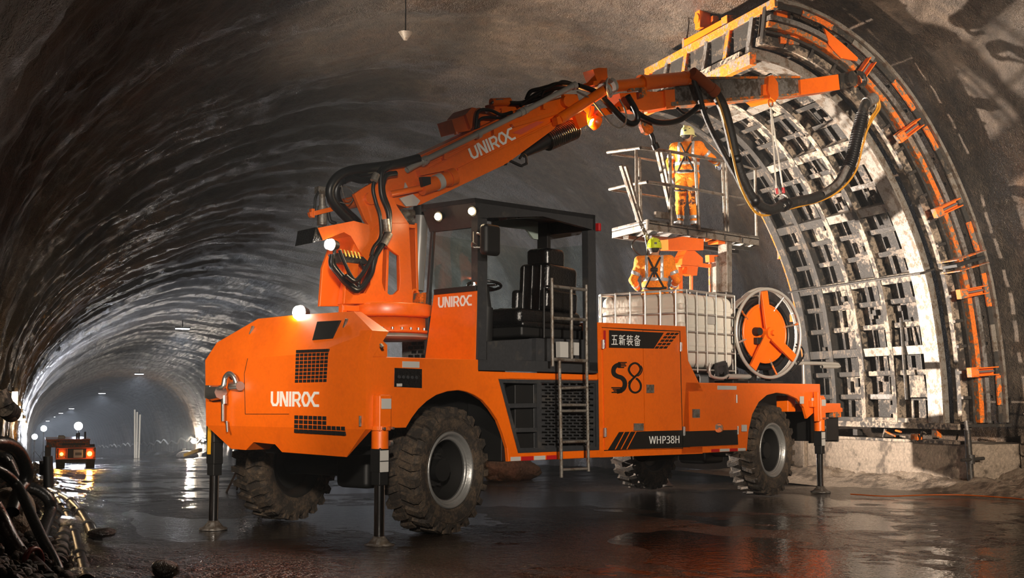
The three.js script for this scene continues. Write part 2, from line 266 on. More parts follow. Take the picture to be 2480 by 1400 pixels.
// the six cut-cornered capitals painted on the machine, as strokes
function ribbon(pts, w, closed) {   // flat stroke outline
  const v = pts.map((p) => new THREE.Vector2(p[0], p[1])), L = [], R = [], n = v.length;
  for (let i = 0; i < n; i++) {
    const a = v[closed ? (i + n - 1) % n : Math.max(0, i - 1)], b = v[closed ? (i + 1) % n : Math.min(n - 1, i + 1)], d1 = v[i].clone().sub(a), d2 = b.clone().sub(v[i]);
    if (d1.lengthSq() < 1e-9) d1.copy(d2); if (d2.lengthSq() < 1e-9) d2.copy(d1); d1.normalize(); d2.normalize();
    const m = d1.clone().add(d2).normalize(), k = (typeof w === 'function' ? w(i / (n - 1)) : w) / 2 / Math.max(0.5, m.dot(d1)); L.push([v[i].x - m.y * k, v[i].y + m.x * k]); R.push([v[i].x + m.y * k, v[i].y - m.x * k]);
  }
  return closed ? { outer: L, hole: R } : { outer: [...L, ...R.reverse()] };
}
const LOGO = [
  { p: [[0.09, 1], [0.09, 0.3], [0.22, 0.09], [0.5, 0.09], [0.62, 0.3], [0.62, 1]] },                                     // U
  { p: [[0.86, 0], [0.86, 0.92], [0.94, 0.92], [1.3, 0.08], [1.38, 0.08], [1.38, 1]] },                                  // N
  { p: [[1.64, 0], [1.64, 1]] },                                                                                        // I
  { p: [[1.9, 0], [1.9, 0.91], [2.3, 0.91], [2.42, 0.76], [2.42, 0.58], [2.3, 0.42], [2.0, 0.42]] }, { p: [[2.16, 0.42], [2.46, 0]] },   // R
  { p: [[2.82, 0.91], [3.04, 0.91], [3.22, 0.62], [3.22, 0.38], [3.04, 0.09], [2.82, 0.09], [2.66, 0.38], [2.66, 0.62]], closed: true },  // O
  { p: [[3.98, 0.91], [3.62, 0.91], [3.36, 0.5], [3.62, 0.09], [3.98, 0.09]] },                                          // C
];
function logo(p, q, up, height, depth = 0.004) {
  const L = LOGO.map((s) => { const r = ribbon(s.p, 0.17, s.closed); return plate(r.outer, 1, null, 0, r.hole ? [r.hole] : []); });
  const g = mergeGeometries(L.map((x) => boxUV(x))), x = q.clone().sub(p), len = x.length(), n = V3().crossVectors(x, up).normalize();
  return g.scale(len / 4.0, height, depth).applyMatrix4(M4().makeBasis(x.normalize(), up.clone().normalize(), n).setPosition(p));
}
const zz = (x, y) => [1180 + x / 3.183, 760 + y / 3.183];
const machine = thing('spraying_machine', 'large orange spraying machine with raised boom, on four outriggers on the wet floor', 'machine', VEH, P(4.5, 0, 1.25));
const NEAR = V3(0, 0, 1), FRONT = V3(-1, 0, 0), UP = V3(0, 1, 0);
const bx = (u0, u1, w0, w1, v0, v1, r = 0.01) => box((u0 + u1) / 2, (w0 + w1) / 2, -(v0 + v1) / 2, u1 - u0, w1 - w0, v1 - v0, r);
// hood: front panel with a sloping top and a lip below, closed behind
{
  const hood = group('hood', machine), uf = -0.2, ut = 0.02, ul = -0.12;
  const F = (x, y, u = uf) => frontal(x, y, u);
  const A = F(497, 873), B = F(887, 863), C = F(885, 1040), D = F(499, 1030);
  const top = [A, F(525, 830, -0.13), F(625, 772, ut), F(705, 764, ut), F(856, 754, ut), F(902, 801, -0.1), B];
  const low = [D, C, F(839, 1107, ul), F(683, 1095, ul), F(666, 1076, ul), F(614, 1071, ul), F(596, 1090, ul), F(560, 1087, ul)];
  const back = (p) => V3(p.z > -0.5 ? (p.y > 1.9 ? 0.13 : -0.11) : 0.95, p.y, p.z);
  const G = [facet([A, B, C, D], FRONT), facet(low, FRONT)];
  const fan = (pts) => { for (let i = 1; i < pts.length - 1; i++) G.push(facet([pts[0], pts[i], pts[i + 1]], V3(-1, 0.4, 0))); };
  const E = F(760, 856), Fm = F(600, 868);
  G.push(...[[A, top[1], Fm], [top[1], top[2], Fm], [top[2], top[3], Fm], [top[3], E, Fm], [top[3], top[4], E], [top[4], top[5], E], [top[5], B, E], [B, A, Fm], [B, Fm, E]].map((t) => facet(t, V3(-1, 0.4, 0))));
  const rim = [...top, C, ...low.slice(2), D], mid = V3(0.4, 1.6, -1.25);
  for (let i = 0; i < rim.length; i++) { const a = rim[i], b = rim[(i + 1) % rim.length], f = [a, b, back(b), back(a)]; G.push(facet(f, a.clone().add(b).multiplyScalar(0.5).sub(mid).setX(0))); }
  part('shell', G, mat.orange, hood);
  part('side_gusset', prism([side(900, 799, -0.004), side(938, 836, -0.004), side(938, 864, -0.004), side(886, 864, -0.004)], V3(0, 0, -0.16)), mat.orange, hood);
  // openings with their bars
  part('vent_window', prism([[768, 779], [822, 776], [806, 820], [756, 824]].map(([x, y]) => F(x, y, -0.135 + (825 - y) * 0.0016)), V3(0.03, 0, 0)), mat.rimDark, hood, 'dark slanted vent window');
  const grille = (x0, y0, x1, y1, x2, y2, x3, y3, nc, nr, cut) => {   // dark pocket with orange bars
    const q = (a, b, u) => { const ax = mixf(mixf(x0, x1, a), mixf(x3, x2, a), b), ay = mixf(mixf(y0, y1, a), mixf(y3, y2, a), b); return F(ax, ay, u); };
    const H = []; for (let i = 0; i < nc; i++) for (let j = 0; j < nr; j++) { if (cut && cut(i, j)) continue; const g = 0.09; H.push(prism([q((i + g) / nc, (j + g) / nr, uf - 0.003), q((i + 1 - g) / nc, (j + g) / nr, uf - 0.003), q((i + 1 - g) / nc, (j + 1 - g) / nr, uf - 0.003), q((i + g) / nc, (j + 1 - g) / nr, uf - 0.003)], V3(0.02, 0, 0))); }
    part('grille', H, mat.black, hood, 'black square-holed grille');
  };
  grille(716, 847, 796, 844, 791, 926, 713, 928, 8, 9);
  grille(712, 1005, 836, 1009, 836, 1056, 711, 1049, 11, 4, (i, j) => i > 6 && j < 2);
  part('lettering', logo(F(656, 984, uf - 0.002), F(773, 986, uf - 0.002), UP, F(656, 948, uf).y - F(656, 984, uf).y), mat.white, hood, 'white capital letters UNIROC');
  part('panel_seam', [beam(F(592, 905, uf), F(594, 1003, uf), 0.006, 0.006, 0), beam(F(594, 1003, uf), F(700, 1003, uf), 0.006, 0.006, 0), beam(F(600, 868, uf), F(592, 905, uf), 0.006, 0.006, 0)], mat.print, hood);
  for (const [x, y, dx, dy, u] of [[613, 800, -7, 20, -0.05], [840, 783, -7, 22, -0.05], [873, 1020, 0, 26, uf], [922, 837, 5, 8, -0.1]]) part('hinge', beam(F(x, y - dy / 2, u - 0.005), F(x + dx, y + dy / 2, u - 0.005), 0.03, 0.02), mat.galvanised, hood, 'steel hinge');
  const lock = [[574, 937], [568, 915], [556, 905], [546, 914], [541, 935], [533, 940]].map(([x, y], i) => F(x, y, uf - 0.05 - 0.015 * i));
  part('drain_valve', [tube(lock, 0.028, 30, 10), rod(F(562, 935, uf), F(582, 935, uf - 0.05), 0.05), rod(F(513, 952, uf - 0.06), F(535, 950, uf - 0.1), 0.085, 0.075, 8), box(F(521, 949, uf - 0.07).x, F(521, 949, uf).y, F(521, 949, uf).z, 0.08, 0.14, 0.09), rod(F(540, 955, uf - 0.06), F(540, 1020, uf - 0.05), 0.02), rod(F(543, 958, uf - 0.05), F(543, 978, uf - 0.05), 0.032), rod(F(549, 1020, uf - 0.04), F(551, 1046, uf - 0.03), 0.014)], mat.steel, hood, 'bare steel valve elbow with a lever');
}
// body: front fender, cabinet, rear body, decks and frame
const side2 = (pix, v) => pix.map(([x, y]) => side(x, y, v));
{
  const fender = group('front_fender', machine);
  part('panel', sidePlate([[887, 863], [1159, 871], [1159, 899], [1447, 908], [1453, 1108], [1232, 1118], [1229, 1085], [1218, 1049], [1206, 1018], [1188, 991], [1170, 970], [1150, 957], [1131, 949], [1111, 945], [1084, 948], [1057, 957], [1034, 972], [1014, 991], [998, 1012], [984, 1036], [941, 1037], [884, 1034]], 0, 0.05, 0.006, [[[1206, 917], [1448, 921], [1451, 1090], [1255, 1098]]]), mat.orange, fender);
  part('deck_plate', bx(-0.1, 1.6, 1.80, 1.845, 0.04, 2.5), mat.orange, fender);
  each('wheel_arch_liner', [bx(0.2, 2.1, 0.95, 1.78, 0.55, 0.6), bx(1.95, 2.02, 0.75, 1.78, 0.05, 0.55), bx(0.1, 2, 1.74, 1.79, 0.05, 0.6)], mat.black, fender);
  const w = side2([[956, 891], [1022, 894], [1022, 940], [955, 937]], -0.004);
  part('gauge_window', prism(w, V3(0, 0, -0.03)), mat.blackGloss, fender, 'black instrument window');
  each('gauge', [0, 1, 2, 3, 4].map((i) => { const p = side(966 + i * 10.5, 913 + i * 0.4, -0.008); return rod(p, p.clone().add(V3(0, 0, 0.012)), 0.017, 0.017, 10); }), mat.charcoal, fender);
  each('data_plate', [prism(side2([[975, 875], [1016, 876], [1016, 891], [975, 890]], -0.004), V3(0, 0, -0.01)), prism(side2([[961, 929], [974, 929], [974, 936], [961, 936]], -0.006), V3(0, 0, -0.01))], mat.label, fender, 'small grey data plates');
  [[1237, 1261], [1263, 1292], [1294, 1321], [1324, 1349]].forEach(([a, b], i) => part('reflector_strip', prism(side2([[a, 1107 - (a - 1237) * 0.043], [b, 1107 - (b - 1237) * 0.043], [b, 1117 - (b - 1237) * 0.045], [a, 1117 - (a - 1237) * 0.045]], -0.004), V3(0, 0, -0.008)), i % 2 ? mat.red : mat.label, fender, i % 2 ? 'red reflector' : 'white reflector'));
  // dark side grille under the cab: frame, open shelf compartment, punched plate
  const gr = group('side_grille', machine);
  const fx = (l) => l.map(([x, y]) => zz(x, y));
  part('frame', sidePlate(fx([[78, 492], [858, 506], [866, 1054], [236, 1078]]), 0.0, 0.05, 0.004, [fx([[120, 530], [382, 536], [388, 1036], [254, 1040]]), fx([[412, 527], [836, 533], [843, 1026], [420, 1036]])]), mat.charcoal, gr);
  part('compartment', [bx(2.0, 3.0, 0.76, 1.7, 0.42, 0.45), ...[710, 898].map((y) => beam(side(...zz(y === 710 ? 160 : 212, y), 0.02), side(...zz(385, y - 4), 0.02), 0.03, 0.05))], mat.charcoal, gr, 'dark open shelves');
  const slots = []; for (let r = 0; r < 21; r++) for (let c = 0; c < 8; c++) { const x0 = 420 + c * 55 + (r % 2) * 26, y0 = 533 + r * 23.2; if (x0 + 46 > 842) continue; slots.push(fx([[x0, y0 + 4], [x0 + 44, y0 + 5], [x0 + 44, y0 + 19], [x0, y0 + 18]])); }
  part('punched_plate', sidePlate(fx([[408, 523], [840, 529], [847, 1030], [416, 1040]]), 0.02, 0.006, 0, slots), mat.charcoal, gr, 'dark steel plate punched like brickwork');
  part('backing', bx(3.0, 3.72, 0.76, 1.68, 0.25, 0.28), mat.black, gr);
  // cabinet with its two doors
  const cab = group('cabinet', machine), z4 = (l, v) => l.map(([x, y]) => side(...zz(x, y), v));
  part('body', prism(z4([[850, 66], [1530, 97], [1548, 360], [1660, 590], [1660, 1078], [868, 1108]].map((q) => q), 0.0), V3(0, 0, -0.95)), mat.orange, cab);
  part('door', prism(z4([[890, 108], [1197, 128], [1214, 1046], [908, 1050]], -0.016), V3(0, 0, -0.02)), mat.orange, cab);
  part('door', prism(z4([[1202, 129], [1482, 138], [1505, 1034], [1219, 1046]], -0.016), V3(0, 0, -0.02)), mat.orange, cab);
  part('door_seam', prism(z4([[884, 103], [1488, 132], [1510, 1040], [902, 1056]], -0.004), V3(0, 0, -0.008)), mat.print, cab);
  for (const [x, y] of [[893, 235], [908, 915], [1490, 255], [1515, 905]]) { const a = side(...zz(x, y - 35), -0.03), b = side(...zz(x, y + 35), -0.03); part('hinge', [rod(a, b, 0.014), beam(a, b, 0.05, 0.012)], mat.steel, cab, 'steel hinge'); }
  part('sign_plate', prism(z4([[940, 126], [1362, 146], [1285, 268], [940, 262]], -0.020), V3(0, 0, -0.008)), mat.print, cab, 'black name plate');
  // the four characters of the name plate, stroke by stroke on a 10 x 10 grid
  const CH = [
    [[1, 9, 9, 9], [4.6, 9, 3.4, 1], [2, 5.4, 7.6, 5.4], [7.4, 5.4, 7, 1], [0.4, 1, 9.6, 1]],
    [[0.6, 8.8, 4.8, 8.8], [2.7, 9.8, 2.7, 8.8], [1.3, 8, 1.9, 6.8], [4.2, 8, 3.5, 6.8], [0.4, 6.4, 5, 6.4], [0.6, 4.4, 4.8, 4.4], [2.7, 6.4, 2.7, 0.4], [2.5, 4.2, 0.6, 1.6], [3, 4.2, 4.8, 2.2], [9.2, 9.4, 6, 8.6], [6, 8.6, 5.9, 3.4], [5.9, 3.4, 5, 0.6], [6, 5.6, 9.8, 5.6], [8, 5.6, 8, 0.3]],
    [[0.8, 9, 1.8, 8], [0.6, 6, 2.4, 7.2], [2.6, 9.8, 2.6, 5.2], [3.6, 8.4, 9.6, 8.4], [6.6, 9.8, 6.6, 6], [4.2, 6, 9.2, 6], [5, 5.2, 5, 4.2], [0.5, 4.2, 9.6, 4.2], [4.6, 4, 0.6, 1.6], [3, 2.8, 3, 0.4], [3, 0.4, 5.2, 1.4], [8.8, 3.4, 6.8, 2.4], [5.4, 4, 7, 1.6], [7, 1.6, 9.8, 0.3]],
    [[3.8, 9.8, 1.2, 7], [3.4, 9, 7.8, 9], [7.8, 9, 4.6, 6.4], [4.6, 6.4, 0.4, 5.2], [2.6, 8, 5.4, 6.2], [5.4, 6.2, 9.6, 5], [2, 4.4, 8, 4.4], [2, 4.4, 2, 0.5], [8, 4.4, 8, 0.5], [2, 0.5, 8, 0.5], [2, 2.4, 8, 2.4], [5, 4.4, 5, 0.5]],
  ];
  const chars = []; CH.forEach((c, k) => { const x0 = 956 + k * 58.5, y0 = 244 + k * 1.4; for (const [a, b, d, e] of c) chars.push(beam(side(...zz(x0 + a * 5.1, y0 - b * 8.4), -0.023), side(...zz(x0 + d * 5.1, y0 - e * 8.4), -0.023), 0.011, 0.004, 0, V3(0, 0, 1))); });
  for (const g of chars) g.attributes.position.needsUpdate = true;
  part('lettering', chars, mat.white, cab, 'four white Chinese characters');
  const ch = []; for (let r = 0; r < 5; r++) for (let c = 0; c < 3; c++) { const x = 1388 - r * 21 + c * 33, y = 146 + r * 26; ch.push(prism(z4([[x, y], [x + 26, y + 1], [x + 12, y + 19], [x - 14, y + 18]], -0.019), V3(0, 0, -0.006))); }
  each('check_print', ch, mat.print, cab, 'black slanted squares');
  // the big S8, drawn with split tails
  const stroke = (pts, w, closed) => { const r = ribbon(pts, w, closed); return plate(r.outer.map(([x, y]) => xy(side(...zz(x, y), -0.02))), 0.004, M4().makeTranslation(0, 0, 0.017), 0, r.hole ? [r.hole.map(([x, y]) => xy(side(...zz(x, y), -0.02)))] : []); };
  const curve = (pts, n = 30, closed) => new THREE.CatmullRomCurve3(pts.map(([x, y]) => V3(x, y, 0)), closed, 'centripetal').getPoints(n).map((p) => [p.x, p.y]).slice(0, closed ? -1 : undefined);
  part('lettering', [stroke(curve([[1030, 392], [1004, 396], [982, 412], [973, 440], [980, 466], [1004, 482], [1034, 492], [1056, 515], [1062, 548], [1050, 578], [1026, 595], [1000, 600]]), 33), ...[[1010, 376, 1076], [1010, 388, 1066], [1010, 401, 1072], [1010, 414, 1056], [958, 570, 1040], [968, 582, 1040], [975, 594, 1040], [960, 606, 1040]].map(([x, y, X]) => stroke([[x, y], [X, y]], 9)),
    stroke(curve([[1140, 492], [1108, 465], [1092, 430], [1108, 395], [1138, 380], [1166, 392], [1182, 425], [1168, 458], [1140, 485], [1108, 520], [1096, 560], [1112, 596], [1144, 608], [1176, 590], [1185, 550], [1168, 515]], 60, true), (k) => 15), stroke(curve([[1185, 400], [1196, 430], [1180, 466], [1160, 482]]), 7), stroke(curve([[1090, 540], [1096, 522], [1116, 508]]), 7)], mat.print, cab, 'large black S8');
  part('stripe', prism(z4([[1018, 912], [1505, 898], [1507, 1032], [932, 1050]], -0.021), V3(0, 0, -0.006)), mat.print, cab, 'black slanted stripe');
  each('stripe_slash', [[1063, 908], [1107, 907], [1152, 906]].map(([x, y]) => prism(z4([[x - 6, y], [x + 1, y], [x - 72, y + 138], [x - 79, y + 138]], -0.0235), V3(0, 0, -0.004))), mat.orange, cab);
  part('lettering', lettering('WHP38H', fontThin, side(...zz(1247, 1004), -0.022), side(...zz(1480, 998), -0.022), UP, side(...zz(1247, 944), 0).y - side(...zz(1247, 1004), 0).y), mat.white, cab, 'white letters WHP38H');
  for (const [x, y, a, b] of [[1233, 546, 54, 64], [1135, 845, 72, 56], [1588, 735, 52, 64]]) part('door_lock', [prism(z4([[x, y], [x + a, y], [x + a, y + b], [x, y + b]], -0.03), V3(0, 0, -0.03)), prism(z4([[x + 12, y + 16], [x + 22, y + 16], [x + 22, y + 26], [x + 12, y + 26]], -0.034), V3(0, 0, -0.01))], mat.galvanised, cab, 'grey paddle lock plate');
  part('warning_strip', prism(z4([[897, 128], [914, 129], [916, 266], [898, 268]], -0.02), V3(0, 0, -0.006)), mat.red, cab, 'red warning strip');
  // rear body
  const rear = group('rear_body', machine);
  part('panel', sidePlate([[1661, 925], [1697, 927], [1986, 930], [1988, 985], [1955, 1014], [1948, 988], [1931, 966], [1908, 955], [1882, 951], [1858, 957], [1838, 974], [1822, 1004], [1813, 1045], [1809, 1092], [1650, 1100]], 0, 0.05, 0.006), mat.orange, rear);
  part('deck', bx(5.7, 9.72, 1.60, 1.65, 0.04, 2.5), mat.orange, rear);
  part('locker_door', prism(side2([[1670, 948], [1782, 948], [1788, 1078], [1672, 1083]], -0.014), V3(0, 0, -0.02)), mat.orange, rear);
  part('black_band', prism(side2([[1654, 1045], [1786, 1041], [1788, 1077], [1655, 1083]], -0.018), V3(0, 0, -0.006)), mat.print, rear);
  for (const [x, y] of [[1784, 966], [1787, 1042]]) part('hinge', rod(side(x, y - 10, -0.025), side(x, y + 10, -0.025), 0.014), mat.steel, rear);
  for (const [x, y, a, b] of [[1679, 993, 16, 19], [1797, 1029, 12, 16], [1938, 960, 9, 18], [1966, 964, 9, 15], [1979, 986, 9, 30]]) part('sticker_plate', prism(side2([[x, y], [x + a, y], [x + a, y + b], [x, y + b]], -0.02), V3(0, 0, -0.008)), mat.label, rear, 'small grey sticker plate');
  part('fuel_cap', [rod(side(1740, 1037, -0.01), side(1740, 1037, -0.05), 0.07, 0.06, 18)], mat.orangeWorn, rear);
  part('name_sticker', prism(side2([[1738, 934], [1784, 935], [1784, 944], [1738, 944]], -0.004), V3(0, 0, -0.008)), mat.label, rear);
  [[1723, 1742], [1744, 1767], [1768, 1786], [1788, 1806]].forEach(([a, b], i) => part('reflector_strip', prism(side2([[a, 1088 - (a - 1723) * 0.035], [b, 1088 - (b - 1723) * 0.035], [b, 1095 - (b - 1723) * 0.04], [a, 1095 - (a - 1723) * 0.04]], -0.004), V3(0, 0, -0.008)), i % 2 ? mat.label : mat.red, rear));
  each('wheel_arch_liner', [bx(7.4, 9.6, 0.9, 1.58, 0.6, 0.65), bx(7.35, 9.6, 1.55, 1.59, 0.05, 0.6)], mat.black, rear);
  part('hydraulic_block', [bx(9.0, 9.25, 1.25, 1.5, 0.2, 0.4)], mat.orange, rear);
  each('far_panel', [bx(-0.1, 0.4, 1.1, 1.8, 2.45, 2.5), bx(2.0, 7.4, 0.75, 1.7, 2.45, 2.5), bx(9.4, 9.72, 0.9, 1.65, 2.45, 2.5), bx(0.4, 2, 1.55, 1.8, 2.45, 2.5), bx(7.4, 9.4, 1.45, 1.65, 2.45, 2.5)], mat.orange, rear);
  part('worker_step', bx(7.2, 8.4, 1.65, 2.2, 1.7, 2.45), mat.darkSteel, rear);
  const tail = group('rear_step', machine);
  part('top_plate', [bx(9.7, 10.75, 1.25, 1.38, 0.15, 2.2), prism([P(9.7, 1.38, 0.1), P(10.1, 1.38, 0.1), P(10.75, 1.3, 0.12), P(10.75, 1.24, 0.12), P(9.7, 1.22, 0.1)], V3(0, 0, -0.03))], mat.orange, tail);
  part('box', [bx(9.75, 10.15, 0.75, 1.22, 0.2, 0.25), bx(10.3, 10.75, 0.78, 1.22, 0.2, 0.25), bx(9.75, 10.75, 0.75, 1.24, 1.6, 2.1), bx(10.72, 10.76, 0.75, 1.24, 0.2, 2.1)], mat.black, tail);
  each('bracket', [bx(9.9, 10.05, 1.12, 1.25, 0.12, 0.2), bx(10.4, 10.7, 1.15, 1.26, 0.12, 0.2)], mat.orangeWorn, tail);
  const frame = group('chassis', machine);
  each('frame_rail', [bx(0.2, 9.6, 0.85, 1.5, 0.75, 0.95), bx(0.2, 9.6, 0.85, 1.5, 1.75, 1.95), bx(2.2, 7.3, 0.8, 1.6, 0.06, 2.4)], mat.black, frame);
  part('axle', [rod(P(1.267, 0.675, 0.3), P(1.267, 0.675, 2.8), 0.12), bx(1.0, 1.55, 0.45, 0.92, 1.2, 1.7, 0.06)], mat.black, frame);
  part('axle', [rod(P(8.49, 0.675, 0.3), P(8.49, 0.675, 2.6), 0.12), bx(8.2, 8.8, 0.45, 0.92, 1.2, 1.7, 0.06)], mat.black, frame);
  part('tank', [rod(P(6.6, 0.7, 1.3), P(7.3, 0.7, 1.3), 0.16, 0.16, 20)], mat.black, frame);
}
// wheels
const TYRE = (() => {
  const R = 0.675, g = [], prof = [[0.385, -0.17], [0.42, -0.205], [0.52, -0.225], [0.6, -0.215], [0.635, -0.18], [0.645, 0], [0.635, 0.18], [0.6, 0.215], [0.52, 0.225], [0.42, 0.205], [0.385, 0.17]];
  g.push(lathe(prof, 64).rotateX(Math.PI / 2));
  for (const r of [0.44, 0.56]) g.push(new THREE.TorusGeometry(r, 0.006, 6, 64).translate(0, 0, r > 0.5 ? 0.222 : 0.208));
  for (let k = 0; k < 24; k++) for (const s of [-1, 1]) {
    const a = ((k + (s > 0 ? 0.5 : 0)) / 24) * Math.PI * 2, m = M4().makeRotationZ(a);
    g.push(prism([V3(0.632, -0.055, 0.015), V3(0.632, 0.03, 0.015), V3(R, 0.022, 0.02), V3(R, -0.045, 0.02)], V3(0.0, 0.05, 0.155)).map((q) => { const h = q.clone(); if (s < 0) { h.scale(1, 1, -1); for (let i = 0; i < h.attributes.normal.count; i++); const p = h.attributes.position, n = h.attributes.normal; for (let i = 0; i < p.count; i += 3) for (const A of [p, n]) { const t = [A.getX(i + 1), A.getY(i + 1), A.getZ(i + 1)]; A.setXYZ(i + 1, A.getX(i + 2), A.getY(i + 2), A.getZ(i + 2)); A.setXYZ(i + 2, ...t); } } return h.applyMatrix4(m); }));
    g.push(prism([V3(0.57, -0.02, 0.18 * s), V3(0.57, 0.05, 0.18 * s), V3(R - 0.006, 0.068, 0.17 * s), V3(R - 0.006, -0.002, 0.17 * s)], V3(0, 0, 0.052 * s)).map((q) => q.applyMatrix4(m)));
  }
  return join(g);
})();
const RIM = join([lathe([[0.40, 0.165], [0.415, 0.2], [0.395, 0.215], [0.375, 0.2], [0.362, 0.17], [0.35, 0.15], [0.338, 0.165], [0.325, 0.15], [0.315, 0.13], [0.33, 0.12], [0.37, 0.14], [0.40, 0.165]], 48).rotateX(Math.PI / 2)]);
const BARREL = join([lathe([[0.318, 0.14], [0.30, 0.04], [0.295, -0.06], [0.31, -0.14], [0.38, -0.17], [0.405, -0.2], [0.41, -0.17], [0.38, -0.14], [0.325, -0.10], [0.31, 0.04], [0.33, 0.13]], 48).rotateX(Math.PI / 2)]);
const DISC = join([lathe([[0.0, -0.02], [0.16, -0.02], [0.2, -0.05], [0.31, -0.08], [0.315, -0.1], [0.0, -0.1]], 40).rotateX(Math.PI / 2)]);
const HUB = join([rod(V3(0, 0, -0.1), V3(0, 0, 0.06), 0.125, 0.11, 24), rod(V3(0, 0, 0.06), V3(0, 0, 0.09), 0.06, 0.05, 16), ...Array.from({ length: 10 }, (_, k) => { const a = k * Math.PI / 5; return rod(V3(0.17 * Math.cos(a), 0.17 * Math.sin(a), -0.03), V3(0.17 * Math.cos(a), 0.17 * Math.sin(a), 0.015), 0.017, 0.017, 6); })]);
for (const [u, v, turn, far, label] of [[1.267, 0.4, 0.1, 0, 'muddy front wheel on the near side'], [1.267, 2.86, 0.1, 1, 'muddy front wheel on the far side'], [8.49, 0.4, 0, 0, 'muddy rear wheel on the near side'], [8.49, 2.5, 0, 1, 'muddy rear wheel on the far side']]) {
  const w = group('wheel', machine, label), b = baseOf(machine); w.position.set(u - b.x, 0.68 - b.y, -v - b.z); w.rotation.y = turn + (far ? Math.PI : 0); w.base = V3(0, 0, 0);
  for (const [n, g, m] of [['tyre', TYRE, mat.tyre], ['rim', RIM, mat.rim], ['barrel', BARREL, mat.rimDark], ['disc', DISC, mat.rimDark], ['hub', HUB, mat.rimDark]]) { const x = new THREE.Mesh(g, m); x.name = n; x.castShadow = x.receiveShadow = true; w.add(x); }
}
// outriggers
function outrigger(u, v, label, short) {
  const o = group('outrigger', machine, label), q = (w) => P(u, w, v);
  if (!short) part('outer_tube', [box(u, 1.3, -v, 0.17, 0.36, 0.16, 0.02), rod(q(1.16), q(0.95), 0.085, 0.085, 20), rod(q(1.17), q(1.13), 0.105, 0.105, 20)], mat.orange, o);
  else part('outer_tube', [box(u, 1.2, -v, 0.15, 0.5, 0.15, 0.02)], mat.black, o);
  part('sleeve', [box(u, 0.84, -v, 0.13, 0.24, 0.14, 0.01), box(u, 0.665, -v, 0.12, 0.14, 0.12, 0.01)], mat.black, o);
  if (!short) { part('sticker_plate', box(u - 0.01, 0.885, -v + 0.072, 0.11, 0.1, 0.01, 0), mat.label, o); part('sticker_plate', box(u - 0.01, 0.775, -v + 0.072, 0.11, 0.1, 0.01, 0), mat.label, o); part('sticker_plate', box(u, 1.39, -v + 0.084, 0.13, 0.1, 0.008, 0), mat.label, o); each('clamp_bolt', [rod(P(u - 0.06, 1.15, v - 0.1), P(u - 0.06, 1.15, v - 0.13), 0.014, 0.014, 6), rod(P(u + 0.06, 1.15, v - 0.1), P(u + 0.06, 1.15, v - 0.13), 0.014, 0.014, 6), rod(P(u + 0.1, 1.0, v - 0.02), P(u + 0.14, 1.0, v - 0.02), 0.03)], mat.steel, o); }
  else part('label_strip', box(u - 0.08, 0.98, -v, 0.01, 0.3, 0.05, 0), mat.yellow, o);
  part('piston', rod(q(0.62), q(0.05), 0.052, 0.052, 28), mat.chrome, o);
  part('foot', lathe([[0.0, 0.1], [0.06, 0.1], [0.065, 0.085], [0.11, 0.035], [0.15, 0.022], [0.155, 0.005], [0.15, 0], [0, 0]], 36).translate(u, 0, -v), mat.greySteel, o);
}
outrigger(0.0, -0.02, 'near front outrigger'); outrigger(0.0, 2.57, 'far front outrigger', true); outrigger(9.6, -0.02, 'near rear outrigger'); outrigger(9.25, 2.6, 'far rear outrigger', true);
part('outrigger_bracket', [bx(9.3, 9.5, 1.32, 1.42, -0.06, 0), bx(9.42, 9.5, 1.1, 1.56, -0.1, -0.02), bx(9.5, 9.68, 1.35, 1.5, -0.08, 0)], mat.orange, machine);
